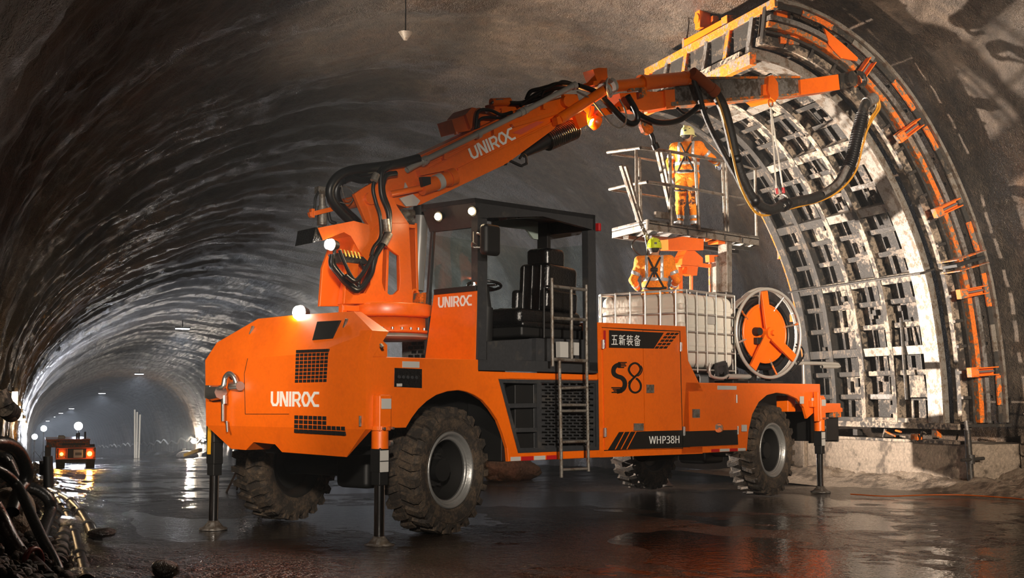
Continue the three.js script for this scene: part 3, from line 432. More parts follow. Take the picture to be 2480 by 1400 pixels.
// cab
const z3 = (x, y) => [1020 + x / 3.043, 460 + y / 3.043];
{
  const cab = group('cab', machine), CV = 0.8, q = (x, y, v = 0) => side(...z3(x, y), v), s3 = (l, v) => l.map(([x, y]) => q(x, y, v));
  const sweep = (l, v, d) => prism(s3(l, v), V3(0, 0, -d));
  part('post', sweep([[415, 205], [485, 212], [488, 560], [480, 1255], [418, 1255]], 0, 0.09), mat.charcoal, cab);
  part('post', sweep([[1228, 300], [1284, 292], [1302, 1340], [1240, 1330]], 0, 0.09), mat.charcoal, cab);
  part('sill', sweep([[418, 1250], [1300, 1272], [1303, 1350], [418, 1328]], 0, 0.09), mat.charcoal, cab);
  const ph = 3.33;
  part('post', [beam(P(1.50, 1.85, CV - 0.05), P(1.50, 2.47, CV - 0.05), 0.05, 0.06), beam(P(1.50, 2.47, CV - 0.05), P(1.58, 3.36, CV - 0.05), 0.04, 0.05)], mat.charcoal, cab);
  part('post', beam(P(3.60, 1.8, CV - 0.04), P(3.62, 3.4, CV - 0.04), 0.08, 0.08), mat.charcoal, cab);
  part('post', [beam(q(905, 190, CV - 0.1), q(905, 460, CV - 0.1), 0.16, 0.07), beam(q(905, 460, CV - 0.1), q(905, 900, CV - 0.1), 0.1, 0.06)], mat.black, cab);
  // roof with a fascia and a visor that holds two lamps
  const r0 = q(395, 58), r1 = q(1283, 186), f0 = q(415, 205), f1 = q(1284, 300);
  part('roof', [prism([r0, r1, f1, q(1190, 272), q(900, 195), f0], V3(0, 0, -0.06)), prism([r0, r1, r1.clone().setZ(-CV), r0.clone().setZ(-CV)], V3(0, -0.05, 0)), prism([P(r1.x, r1.y, 0), P(r1.x, r1.y, CV), P(r1.x, f1.y, CV), P(r1.x, f1.y, 0)], V3(-0.05, 0, 0)), prism([P(r0.x, r0.y, CV), P(r1.x, r1.y, CV), P(r1.x, f1.y + 0.08, CV), P(r0.x, f0.y + 0.14, CV)], V3(0, 0, 0.04))], mat.charcoal, cab);
  part('visor', prism([r0, P(r0.x, r0.y, CV), P(r0.x + 0.12, r0.y - 0.30, CV - 0.02), P(r0.x + 0.12, r0.y - 0.30, 0.02)], V3(0.05, 0, 0)), mat.charcoal, cab);
  part('headliner', prism(s3([[530, 235], [700, 200], [862, 190], [862, 365], [828, 360], [780, 292], [530, 262]], CV - 0.16), V3(0, 0, -0.03)), std({ color: 0x9aa8a0, roughness: 0.6 }), cab, 'pale grey green inner panel');
  part('headliner', prism(s3([[945, 215], [1170, 235], [1195, 300], [1170, 330], [950, 368]], CV - 0.14), V3(0, 0, -0.03)), mat.charcoal, cab);
  part('wiper_box', [beam(q(600, 205, 0.15), q(720, 185, 0.15), 0.12, 0.06), beam(q(700, 195, 0.12), q(850, 190, 0.12), 0.1, 0.05)], mat.blackGloss, cab);
  part('front_panel', prism([frontal(1051, 711, 1.47), frontal(1154, 700, 1.47), P(1.47, 1.84, 0.03), P(1.47, 1.84, CV - 0.03)], V3(0.03, 0, 0)), mat.orange, cab);
  part('lettering', logo(frontal(...z3(125, 870), 1.466), frontal(...z3(374, 852), 1.466), UP, 0.118), mat.white, cab, 'white capital letters UNIROC');
  const wb = frontal(1054, 708, 1.475), wc = frontal(1155, 698, 1.475);
  part('window_sill', beam(wb, wc, 0.05, 0.06), mat.black, cab);
  part('windscreen', facet([wb, wc, P(1.56, 3.33, 0.05), P(1.56, 3.33, CV - 0.06)], FRONT), mat.glass, cab, 'dusty glass windscreen');
  part('window', facet([P(1.6, 2.45, CV), P(3.58, 2.45, CV), P(3.58, 3.3, CV), P(1.6, 3.3, CV)], V3(0, 0, -1)), mat.glass, cab);
  part('floor_box', [sweep([[486, 1118], [845, 1095], [845, 1258], [486, 1255]], 0.14, 0.5), sweep([[845, 1092], [1240, 1105], [1240, 1270], [845, 1260]], 0.08, 0.1)], mat.charcoal, cab);
  part('floor_plate', bx(1.5, 3.66, 1.78, 1.84, 0.05, CV), mat.charcoal, cab);
  part('far_panel', bx(1.5, 3.66, 1.84, 2.45, CV - 0.03, CV), mat.charcoal, cab);
  part('door_hinge', [rod(q(905, 1090, 0.05), q(905, 720, 0.05), 0.014), rod(q(912, 710, 0.05), q(960, 708, 0.05), 0.012), rod(q(905, 720, 0.05), q(912, 710, 0.05), 0.014)], mat.black, cab);
  part('red_marker', box(q(1305, 275, 0.1).x, q(1305, 275, 0.1).y, -0.1, 0.05, 0.1, 0.06, 0.01), mat.red, cab, 'small red marker lamp housing');
  part('rear_glass', facet([P(3.64, 2.45, 0.08), P(3.64, 3.32, 0.08), P(3.64, 3.32, CV - 0.05), P(3.64, 2.45, CV - 0.05)], V3(1, 0, 0)), mat.glass, cab);
  // seat, wheel, console
  const sb = q(660, 960, 0.5), seatZ = -0.42;
  const soft = (x0, x1, y0, y1, z0, z1, r) => new RoundedBoxGeometry(x1 - x0, y1 - y0, Math.abs(z1 - z0), 4, r).translate((x0 + x1) / 2, (y0 + y1) / 2, (z0 + z1) / 2);
  const a = q(830, 590, 0.4), b = q(1012, 452, 0.4), c = q(752, 905, 0.4), d = q(1052, 600, 0.4), e = q(585, 1000, 0.4), f = q(960, 905, 0.4), g = q(1080, 1100, 0.4);
  part('seat_headrest', [soft(a.x + 0.06, b.x - 0.06, a.y + 0.01, b.y, -0.24, -0.58, 0.06), rod(P((a.x + b.x) / 2, a.y - 0.08, 0.35), P((a.x + b.x) / 2, a.y + 0.02, 0.35), 0.02), rod(P((a.x + b.x) / 2, a.y - 0.08, 0.45), P((a.x + b.x) / 2, a.y + 0.02, 0.45), 0.02)], mat.blackGloss, cab, 'wrinkled black headrest');
  const lean = (g) => g.translate(-d.x, -c.y, 0).rotateZ(-0.06).translate(d.x, c.y, 0);
  part('seat_back', [lean(soft(c.x + 0.16, d.x - 0.02, c.y - 0.04, d.y + 0.02, -0.18, -0.64, 0.07)), lean(soft(c.x + 0.10, d.x - 0.08, c.y, d.y - 0.3, -0.13, -0.24, 0.045)), lean(soft(c.x + 0.10, d.x - 0.08, c.y, d.y - 0.3, -0.58, -0.69, 0.045)), ...[-0.28, -0.41, -0.54].map((z) => lean(rod(V3(c.x + 0.155, c.y, z), V3(c.x + 0.155, d.y - 0.02, z), 0.014)))], mat.blackGloss, cab, 'black seat back under plastic');
  part('seat_cushion', [soft(e.x, d.x, e.y, f.y, -0.12, -0.66, 0.07), soft(e.x + 0.05, d.x, e.y - 0.02, e.y + 0.05, -0.11, -0.67, 0.03)], mat.blackGloss, cab);
  part('seat_base', [soft(e.x + 0.08, g.x, g.y - 0.02, e.y, -0.15, -0.62, 0.03)], mat.black, cab);
  const sw = q(465, 706, 0.42);
  part('steering_wheel', [new THREE.TorusGeometry(0.19, 0.018, 8, 36).rotateX(Math.PI / 2 - 0.12).rotateZ(-0.16).translate(sw.x, sw.y, sw.z), beam(sw.clone().add(V3(-0.18, 0.03, 0)), sw.clone().add(V3(0.18, -0.03, 0)), 0.03, 0.02), beam(sw.clone().add(V3(0, 0, -0.18)), sw.clone().add(V3(0, 0, 0.18)), 0.03, 0.02)], mat.blackGloss, cab);
  part('steering_column', [rod(sw, sw.clone().add(V3(0.02, -0.25, 0)), 0.05, 0.07), rod(sw.clone().add(V3(0.02, -0.25, 0)), P(sw.x - 0.05, 1.84, 0.42), 0.09, 0.12)], mat.black, cab);
  part('armrest', [soft(q(590, 910, 0.62).x, q(770, 870, 0.62).x, q(600, 912, 0.62).y, q(600, 872, 0.62).y, -0.6, -0.68, 0.02)], mat.blackGloss, cab);
  each('pedal', [beam(q(515, 1210, 0.25), q(525, 1250, 0.25), 0.03, 0.02), beam(q(545, 1215, 0.25), q(552, 1250, 0.25), 0.03, 0.02)], mat.steel, cab);
  // mirror
  const m0 = q(450, 475, -0.22), m1 = q(566, 265, -0.22);
  part('mirror', new RoundedBoxGeometry(m1.x - m0.x, m1.y - m0.y, 0.11, 3, 0.045).translate((m0.x + m1.x) / 2, (m0.y + m1.y) / 2, 0.22), mat.black, cab);
  part('mirror_arm', [tube([q(430, 330, 0), q(415, 320, -0.1), q(480, 345, -0.2)], 0.012, 16, 6), tube([q(420, 430, 0), q(400, 400, -0.1), q(385, 395, -0.15), q(378, 385, -0.15), q(378, 420, -0.12), q(440, 425, -0.18)], 0.009, 24, 6), rod(q(385, 310, -0.02), q(385, 400, -0.08), 0.008)], mat.steel, cab);
  // climbing ladder, upper and lower length
  const ld = group('ladder', machine, 'bare steel climbing ladder beside the cab door'), lv = -0.08;
  for (const [x, y0, y1] of [[962, 650, 1300], [1215, 700, 1305], [1105, 728, 1245]]) part('rail', rod(q(x, y0, lv), q(x - (x === 962 ? -6 : -4), y1, lv), 0.021, 0.021, 10), mat.galvanised, ld);
  for (const [y, y2] of [[710, 738], [945, 958], [1248, 1260]]) part('rung', rod(q(968, y, lv), q(1213, y2, lv), 0.02, 0.02, 10), mat.galvanised, ld);
  const l4 = (x, y) => side(...zz(x, y), lv);
  for (const [x, x2, y0, y1] of [[556, 572, 362, 1262], [765, 780, 360, 1215]]) part('rail', rod(l4(x, y0), l4(x2, y1), 0.021, 0.021, 10), mat.galvanised, ld);
  for (const [y, y2] of [[576, 568], [704, 704], [750, 748], [990, 982], [1204, 1195]]) part('rung', rod(l4(564, y), l4(772, y2), 0.016, 0.016, 10), mat.galvanised, ld);
  each('switch_box', [prism([q(1022, 1118, -0.03), q(1098, 1122, -0.03), q(1098, 1236, -0.03), q(1024, 1234, -0.03)], V3(0, 0, -0.06)), prism([q(1128, 1124, -0.03), q(1164, 1126, -0.03), q(1164, 1220, -0.03), q(1128, 1218, -0.03)], V3(0, 0, -0.04))], mat.label, machine, 'grey switch box');
  // cab work lamps
  for (const [x, y] of [[1058, 524], [1140, 511]]) {
    const p = frontal(x, y, r0.x - 0.04), lamp = group('work_lamp', machine, 'small lit work lamp under the cab roof');
    part('lamp_bowl', [rod(p.clone().add(V3(0.02, 0, 0)), p.clone().add(V3(0.1, 0.02, 0)), 0.062, 0.035, 16), beam(p.clone().add(V3(0.07, 0, 0)), p.clone().add(V3(0.16, 0.1, 0)), 0.03, 0.02)], mat.black, lamp);
    part('lamp_glass', rod(p, p.clone().add(V3(0.02, 0, 0)), 0.036, 0.042, 16), glow(0xffe2b0, 80), lamp);
    spot(p.clone().add(V3(-0.05, 0, 0)).applyMatrix4(VEH.m), V3(-8, -5, 1).applyMatrix4(VEH.m).sub(V3(0, 0, 0).applyMatrix4(VEH.m)), 5, 0xffe2b8, 1.2, 0.6, 0.05);
  }
}
function spot(at, dir, power, color, angle, penumbra, soft) { const l = new THREE.SpotLight(color, power, 0, angle, penumbra, 2); l.position.copy(at); l.target.position.copy(at.clone().add(dir)); l.castShadow = true; l.shadow.radius = soft / 0.02; l.name = 'lamp_light'; scene.add(l, l.target); return l; }
function point(at, power, color, soft = 0.03) { const l = new THREE.PointLight(color, power, 0, 2); l.position.copy(at); l.castShadow = true; l.shadow.radius = soft / 0.02; l.name = 'lamp_light'; scene.add(l); return l; }
// turret: slewing ring, column of cut plates, covers
const bq = boomAt, z2 = (x, y) => [720 + x / 2.917, 380 + y / 2.917], z6 = (x, y) => [1000 + x / 3.543, 140 + y / 3.543];
const boomGroup = (name, label) => { const g = group(name, machine, label), b = baseOf(machine); g.position.copy(BOOM_AT).sub(b); g.rotation.y = BOOM_TURN; g.base = V3(0, 0, 0); return g; };
const bpoly = (px, off, d) => prism(px.map(([x, y]) => bq(x, y, off)), V3(0, 0, -d));
{
  const t = boomGroup('turret', 'orange slewing column that carries the boom'), Y = (x, y) => bq(x, y, 0).y;
  part('slewing_ring', [lathe([[0, 2.16], [0.5, 2.16], [0.5, 2.10], [0, 2.10]], 48)], std({ color: 0xb4b1aa, roughness: 0.35, metalness: 0.3 }), t, 'bright steel ring');
  part('bearing', [lathe([[0, 2.34], [0.47, 2.34], [0.47, 2.2], [0.5, 2.2], [0.5, 2.16], [0, 2.16]], 48), lathe([[0, 2.5], [0.5, 2.5], [0.53, 2.48], [0.53, 2.37], [0.5, 2.34], [0, 2.34]], 48)], mat.orange, t);
  each('bolt', Array.from({ length: 28 }, (_, k) => { const a = k * Math.PI / 14; return rod(V3(0.485 * Math.cos(a), 2.19, 0.485 * Math.sin(a)), V3(0.485 * Math.cos(a), 2.225, 0.485 * Math.sin(a)), 0.016, 0.016, 6); }), mat.steel, t);
  const col = [[833, 736], [840, 640], [858, 590], [900, 556], [917, 540], [991, 540], [996, 640], [1001, 736]].map(([x, y]) => xy(bq(x, y, 0.26)));
  const u = [[930, 590], [927, 640], [926, 685], [932, 704], [944, 714], [956, 713], [967, 702], [969, 680], [967, 620], [955, 612], [940, 600]].map(([x, y]) => xy(bq(x, y, 0.26)));
  const u2 = [[868, 630], [898, 622], [898, 690], [886, 712], [872, 712], [862, 700]].map(([x, y]) => xy(bq(x, y, 0.26)));
  part('column_plate', plate(col, 0.05, M4().makeTranslation(0, 0, 0.21), 0.006, [u, u2]), mat.orange, t);
  part('column_plate', plate(col, 0.05, M4().makeTranslation(-0.02, 0, -0.27), 0.006), mat.orange, t);
  each('column_web', [beam(bq(842, 736, 0), bq(866, 592, 0), 0.4, 0.03, 0.004, V3(1, 0, 0)), beam(bq(988, 736, 0), bq(984, 545, 0), 0.4, 0.03, 0.004, V3(1, 0, 0)), beam(bq(912, 736, 0), bq(918, 560, 0), 0.4, 0.03, 0.004, V3(1, 0, 0)), box(0.02, Y(930, 545) - 0.02, 0, 0.4, 0.04, 0.48)], mat.orange, t);
  part('pivot_bracket', [bpoly([[858, 470], [880, 455], [926, 430], [962, 500], [992, 545], [905, 562], [884, 532]], 0.25, 0.05), bpoly([[858, 470], [880, 455], [926, 430], [962, 500], [992, 545], [905, 562], [884, 532]], -0.2, 0.05), rod(bq(900, 480, 0.3), bq(900, 480, -0.3).setX(bq(900, 480, 0.3).x).setY(bq(900, 480, 0.3).y), 0.07)], mat.orange, t);
  each('collar', [rod(bq(960, 516, 0.2), bq(1000, 518, 0.2), 0.05), rod(bq(955, 533, 0.2), bq(1000, 535, 0.2), 0.045)], mat.greySteel, t);
  part('cover', bpoly([[783, 582], [770, 552], [857, 535], [899, 546], [900, 622], [893, 640], [868, 604], [850, 572], [833, 562]], 0.28, 0.4), mat.orange, t);
  part('cover_side', bpoly([[757, 588], [764, 551], [785, 546], [786, 580]], 0.27, 0.38), mat.blackGloss, t);
  part('valve_block', [bpoly([[822, 612], [880, 622], [890, 632], [886, 640], [834, 634]], 0.3, 0.25)], mat.darkSteel, t);
  each('fitting', [0, 1, 2, 3, 4, 5].map((i) => rod(bq(830 + i * 8.5, 620 + i * 1.4, 0.32), bq(824 + i * 8.5, 604 + i * 1.4, 0.3), 0.011, 0.011, 8)), std({ color: 0xc9a24a, metalness: 0.8, roughness: 0.35 }), t, 'brass fittings');
  part('barrel', [rod(bq(1020, 520, 0.05), bq(1010, 704, 0.05), 0.085, 0.078, 24)], std({ color: 0x9c9c9a, roughness: 0.35, metalness: 0.3 }), t, 'grey upright cylinder');
  part('barrel_cap', [rod(bq(1022, 498, 0.05), bq(1020, 524, 0.05), 0.1, 0.1, 24)], mat.black, t);
  part('guide_post', [rod(bq(780, 455, 0), bq(781, 540, 0), 0.035), box(bq(780, 462, 0).x, bq(780, 462, 0).y, 0, 0.14, 0.08, 0.1), rod(bq(781, 500, 0), bq(780, 545, 0), 0.055)], mat.galvanised, t);
  part('guide_arm', [beam(bq(748, 520, 0.05), bq(806, 506, 0.05), 0.05, 0.05), box(bq(750, 518, 0).x, bq(750, 518, 0).y, 0.05, 0.04, 0.1, 0.06)], mat.orange, t);
  part('guide_clamp', [tube([bq(774, 460, 0.03), bq(764, 480, 0.05), bq(762, 510, 0.05), bq(757, 512, 0.05)], 0.014, 16, 6), tube([bq(795, 515, 0.05), bq(800, 535, 0.05), bq(814, 542, 0.1)], 0.02, 16, 6)], mat.black, t);
  part('ring_box', [bpoly([[1016, 709], [1046, 708], [1046, 742], [1018, 742]], 0.3, 0.2)], mat.orangeWorn, t);
  part('lifting_eye', [tube([bq(996, 725, 0.2), bq(999, 705, 0.2), bq(1008, 703, 0.2), bq(1013, 715, 0.2), bq(1012, 735, 0.2)], 0.02, 20, 8)], mat.orange, t);
  part('drain_pipe', [tube([bq(1039, 745, 0.3), bq(1038, 770, 0.3), bq(1036, 790, 0.3), bq(1026, 797, 0.32), bq(1012, 800, 0.36)], 0.02, 24, 8)], mat.steel, t);
  part('ring_stop', [box(-0.62, 2.42, 0.2, 0.2, 0.06, 0.1), box(-0.7, 2.36, 0.2, 0.06, 0.2, 0.08), box(-0.58, 2.36, 0.2, 0.05, 0.18, 0.08)], mat.orange, t);
  // black hoses on the turret
  const hp = (l, off) => l.map(([x, y], i) => bq(...z2(x, y), Array.isArray(off) ? mixf(off[0], off[1], i / (l.length - 1)) : off));
  const hs = [
    [[[860, 10], [700, 50], [520, 75], [380, 95], [285, 140], [232, 220], [240, 300], [300, 380], [360, 440], [390, 470]], [0.25, 0.1], 0.052],
    [[[860, 30], [700, 65], [520, 100], [400, 120], [320, 160], [275, 230], [285, 310], [345, 390], [400, 440], [430, 470]], [0.1, -0.1], 0.052],
    [[[600, 70], [560, 130], [535, 220], [555, 320], [585, 420], [590, 560], [540, 640], [520, 700]], 0.36, 0.022],
    [[[660, 60], [600, 100], [590, 190], [600, 280], [640, 380], [650, 470], [640, 560], [590, 640], [545, 720], [520, 830], [430, 945], [350, 900], [290, 830], [240, 760], [245, 690]], 0.38, 0.03],
    [[[700, 115], [630, 130], [605, 190], [610, 270], [650, 390], [640, 500], [600, 600], [560, 680], [530, 780], [440, 930], [330, 850], [260, 770], [250, 720]], 0.34, 0.03],
    [[[690, 165], [560, 160], [450, 165], [380, 150], [330, 170]], 0.1, 0.04], [[[340, 840], [400, 880], [450, 840], [500, 760], [530, 700]], 0.42, 0.026], [[[300, 660], [330, 740], [380, 840], [430, 900]], 0.4, 0.02], [[[440, 740], [470, 800], [440, 870], [435, 920]], 0.36, 0.018],
  ];
  hs.forEach(([l, off, r]) => part('hose', tube(hp(l, off), r, 60, 8), mat.hose, t));
  each('hose_sleeve', [[[625, 440], [635, 530]], [[650, 540], [610, 620]], [[560, 120], [540, 170]]].map(([a, b]) => rod(bq(...z2(...a), 0.38), bq(...z2(...b), 0.38), 0.042, 0.042, 12)), mat.galvanised, t, 'ribbed grey hose sleeves');
  each('wire', [tube(hp([[300, 210], [360, 215], [400, 270], [370, 330], [300, 320]], 0.1), 0.006, 30, 5), tube(hp([[310, 200], [340, 300], [400, 290], [420, 260]], 0.12), 0.005, 30, 5)], mat.galvanised, t);
}
// boom: lower arm, elbow, upper beam
{
  const b = boomGroup('boom', 'long raised orange boom of two segments');
  const Z = (l, off, d) => bpoly(l.map((p) => z6(...p)), off, d);
  part('arm', [bpoly([[926, 424], [948, 408], [1000, 385], [1254, 266], [1366, 237], [1402, 248], [1350, 300], [1342, 312], [1226, 397], [1018, 496], [985, 503], [946, 490]], 0.16, 0.32)], mat.orange, b);
  part('arm_flange', [bpoly([[1110, 412], [1341, 296], [1342, 310], [1226, 396], [1018, 496], [1000, 496], [1005, 482], [1060, 440]], 0.185, 0.37)], mat.orange, b);
  part('arm_rib', [beam(bq(1003, 392, 0.17), bq(1254, 275, 0.17), 0.03, 0.05), beam(bq(1025, 400, 0.17), bq(1134, 352, 0.17), 0.02, 0.02), beam(bq(1040, 408, 0.17), bq(1150, 350, 0.17), 0.015, 0.015), beam(bq(1108, 411, 0.17), bq(1345, 294, 0.17), 0.03, 0.03)], mat.orange, b);
  each('arm_gusset', [bpoly([[1016, 412], [1110, 396], [1105, 408], [1020, 425]], 0.24, 0.08), bpoly([[1240, 300], [1350, 268], [1352, 276], [1246, 308]], 0.22, 0.05)], mat.orange, b);
  const l0 = bq(1143, 388, 0.166), l1 = bq(1250, 336, 0.166), d = l1.clone().sub(l0).normalize(), upv = V3(-d.y, d.x, 0);
  part('lettering', logo(l0, l1, upv, 0.155), mat.white, b, 'white capital letters UNIROC along the arm');
  part('rust_patch', bpoly([[1240, 322], [1300, 294], [1318, 295], [1262, 326]], 0.1665, 0.004), std({ color: 0xd8583a, roughness: 0.6 }), b, 'worn pink red patch');
  part('base_cylinder', [rod(bq(1020, 456, 0.27), bq(1098, 428, 0.27), 0.085, 0.085, 20), rod(bq(945, 470, 0.27), bq(1022, 455, 0.27), 0.035, 0.035, 14), rod(bq(1086, 432, 0.27), bq(1100, 427, 0.27), 0.1, 0.1, 20)], mat.orange, b);
  part('cylinder_band', [rod(bq(1056, 443, 0.27), bq(1068, 438, 0.27), 0.095, 0.095, 20)], mat.label, b, 'white band');
  part('cylinder_guard', [bpoly([[1021, 428], [1043, 428], [1044, 446], [1026, 452]], 0.36, 0.06)], mat.black, b);
  each('arm_plate', [bpoly([[968, 480], [1000, 470], [1018, 486], [1010, 498], [984, 500]], 0.2, 0.02), bpoly([[978, 470], [982, 442], [992, 462]], 0.2, 0.02)], mat.label, b, 'bare grey patch');
  part('delivery_pipe', [tube([[985, 412], [1000, 403], [1130, 338], [1260, 274], [1392, 206]].map(([x, y]) => bq(x, y, 0.24)), 0.036, 30, 12)], mat.brightSteel, b, 'bare steel delivery pipe');
  each('pipe_clamp', [[1026, 392], [1030, 388], [1158, 326], [1262, 272], [1272, 267], [1390, 208]].map(([x, y]) => rod(bq(x - 4, y + 2, 0.24), bq(x + 4, y - 2, 0.24), 0.05, 0.05, 14)), mat.brightSteel, b);
  each('pipe_bracket', [[1080, 372], [1200, 312], [1320, 250]].map(([x, y]) => bpoly([[x - 4, y - 8], [x + 4, y - 12], [x + 4, y + 14], [x - 4, y + 14]], 0.22, 0.06)), mat.orange, b);
  part('winch', [bpoly([[1094, 290], [1130, 278], [1150, 286], [1146, 315], [1104, 322]], 0.05, 0.3), bpoly([[1128, 277], [1143, 260], [1154, 262], [1154, 300], [1140, 312]], 0.1, 0.38), rod(bq(1105, 320, 0.04), bq(1106, 326, 0.04), 0.03), rod(bq(1148, 290, -0.1), bq(1165, 284, -0.1), 0.12, 0.12, 16)], mat.orange, b);
  part('motor', [bpoly([[1160, 285], [1200, 262], [1214, 268], [1190, 296], [1165, 305]], 0.02, 0.2), rod(bq(1190, 248, 0), bq(1234, 246, 0), 0.05, 0.05, 14), bpoly([[1196, 250], [1264, 252], [1280, 262], [1230, 275], [1200, 272]], -0.02, 0.18), bpoly([[1214, 262], [1226, 258], [1228, 270], [1216, 274]], 0.02, 0.06)], mat.orange, b);
  part('pipe_end', [tube([bq(1190, 250, 0.03), bq(1205, 242, 0.03), bq(1235, 245, 0.03)], 0.016, 14, 8)], mat.steel, b);
  const hb = (l, off, r, n = 50) => part('hose', tube(l.map(([x, y], i) => bq(x, y, Array.isArray(off) ? mixf(off[0], off[1], i / (l.length - 1)) : off)), r, n, 8), mat.hose, b);
  hb([[1152, 312], [1156, 275], [1168, 266], [1190, 268], [1215, 278], [1240, 272]], 0.16, 0.022); hb([[1158, 310], [1162, 290], [1180, 284], [1210, 286], [1230, 284]], 0.16, 0.018);
  hb([[1235, 250], [1270, 248], [1300, 228], [1340, 206], [1370, 204], [1400, 212]], 0.05, 0.03); hb([[1260, 256], [1290, 234], [1330, 216], [1370, 214]], 0.1, 0.026); hb([[1275, 240], [1285, 222], [1310, 215], [1345, 205]], -0.05, 0.028); hb([[1270, 250], [1300, 240], [1330, 225], [1360, 200], [1390, 205]], 0.0, 0.03); hb([[1310, 236], [1318, 220], [1340, 210], [1350, 204]], 0.12, 0.016);
  hb([[1400, 208], [1440, 222], [1470, 248], [1505, 285], [1528, 300], [1543, 292], [1540, 268], [1520, 232]], [0.2, 0.3], 0.042, 70); hb([[1530, 262], [1556, 282], [1595, 297], [1640, 293], [1675, 272], [1690, 258]], 0.2, 0.04, 60); hb([[1640, 262], [1660, 275], [1700, 270], [1712, 262]], 0.1, 0.02);
  each('wire', [tube([[1398, 222], [1430, 240], [1455, 270], [1480, 300], [1500, 310], [1515, 298], [1515, 270], [1500, 240]].map(([x, y]) => bq(x, y, 0.3)), 0.012, 50, 6), tube([[1420, 275], [1408, 262], [1418, 250], [1430, 258], [1425, 285]].map(([x, y]) => bq(x, y, 0.25)), 0.006, 30, 5)], mat.galvanised, b);
  // elbow
  part('elbow_bracket', [bpoly([[1366, 228], [1398, 228], [1404, 250], [1420, 276], [1423, 302], [1404, 312], [1392, 280], [1370, 258]], 0.2, 0.06), bpoly([[1366, 228], [1398, 228], [1404, 250], [1420, 276], [1423, 302], [1404, 312], [1392, 280], [1370, 258]], -0.12, 0.06), rod(bq(1376, 245, 0.23), bq(1376, 245, 0.23).setZ(-0.2), 0.075)], mat.orange, b);
  const be0 = bq(1322, 342, -0.02), be1 = bq(1390, 313, -0.02);
  part('bellows', [rod(be0, be1, 0.112, 0.118, 24), ...Array.from({ length: 15 }, (_, i) => new THREE.TorusGeometry(0.122, 0.013, 8, 28).applyMatrix4(basis(be1.clone().sub(be0)).setPosition(be0.clone().lerp(be1, (i + 0.5) / 15))))], phy({ color: 0x2b2a28, roughness: 0.25, clearcoat: 0.6 }), b, 'dark shiny ribbed bellows');
  part('bellows_rod', [rod(bq(1268, 374, -0.02), bq(1325, 340, -0.02), 0.045, 0.1, 18)], mat.black, b);
  part('hook_bracket', [beam(bq(1206, 376, 0.15), bq(1262, 402, 0.15), 0.03, 0.03), beam(bq(1262, 402, 0.15), bq(1276, 396, 0.15), 0.03, 0.03), tube([bq(1276, 398, 0.15), bq(1274, 380, 0.15), bq(1266, 374, 0.15), bq(1258, 384, 0.15)], 0.016, 16, 6), beam(bq(1200, 388, 0.15), bq(1226, 396, 0.15), 0.05, 0.05)], mat.black, b);
  part('link_tube', [rod(bq(1354, 290, 0.26), bq(1474, 212, 0.26), 0.066, 0.066, 22), bpoly([[1348, 284], [1362, 276], [1370, 296], [1352, 302]], 0.3, 0.1)], mat.orange, b);
  part('joint_collar', [rod(bq(1462, 220, 0.26), bq(1468, 216, 0.26), 0.1, 0.1, 22), rod(bq(1478, 209, 0.26), bq(1484, 206, 0.26), 0.1, 0.1, 22), new THREE.TorusGeometry(0.12, 0.014, 8, 24).rotateY(0.5).translate(...bq(1476, 212, 0.3).toArray()), rod(bq(1442, 208, 0.1), bq(1452, 222, 0.1), 0.06)], mat.brightSteel, b);
  part('joint_block', [bpoly([[1436, 168], [1450, 164], [1470, 165], [1472, 192], [1462, 198], [1446, 196]], 0.1, 0.2), bpoly([[1438, 196], [1470, 194], [1474, 206], [1436, 206]], 0.12, 0.24)], mat.orange, b);
  part('upper_tube', [rod(bq(1478, 210, 0.2), bq(1560, 201, 0.2), 0.075, 0.08, 22), rod(bq(1556, 201, 0.2), bq(1658, 190, 0.2), 0.1, 0.095, 22), rod(bq(1552, 202, 0.2), bq(1560, 201, 0.2), 0.115, 0.115, 22), rod(bq(1656, 190, 0.2), bq(1680, 187, 0.2), 0.1, 0.1, 22)], mat.orange, b);
  part('lower_tube', [bpoly([[1500, 226], [1560, 222], [1622, 222], [1630, 258], [1560, 268], [1508, 256]], 0.14, 0.28), bpoly([[1610, 218], [1634, 216], [1636, 260], [1614, 264]], 0.18, 0.36)], mat.orange, b);
  part('lower_plate', [bpoly([[1438, 280], [1460, 262], [1530, 255], [1534, 263], [1448, 284]], 0.16, 0.3), bpoly([[1392, 270], [1410, 250], [1440, 258], [1438, 280], [1420, 300]], 0.1, 0.2)], mat.orange, b);
  each('tube_clip', [bpoly([[1553, 212], [1566, 210], [1568, 232], [1556, 236]], 0.28, 0.06), bpoly([[1526, 214], [1548, 212], [1548, 219], [1526, 221]], 0.28, 0.06)], mat.orangeWorn, b);
  part('beam', [bpoly([[1624, 214], [1702, 186], [1938, 188], [1938, 228], [1628, 254]], 0.15, 0.3)], mat.greySteel, b, 'grey telescoping box beam');
  part('beam_flange', [bpoly([[1626, 247], [1936, 225], [1937, 230], [1627, 257]], 0.19, 0.38), bpoly([[1690, 186], [1938, 184], [1938, 189], [1690, 192]], 0.19, 0.38)], mat.rustOrange, b);
  part('beam_sleeve', [bpoly([[1938, 193], [2030, 180], [2034, 217], [1940, 230]], 0.19, 0.38)], mat.orange, b);
  part('beam_collar', [bpoly([[1862, 184], [1872, 182], [1884, 200], [1886, 232], [1878, 246], [1866, 236], [1860, 218]], 0.23, 0.46), bpoly([[1848, 205], [1864, 203], [1864, 240], [1848, 236]], 0.19, 0.38)], mat.orange, b);
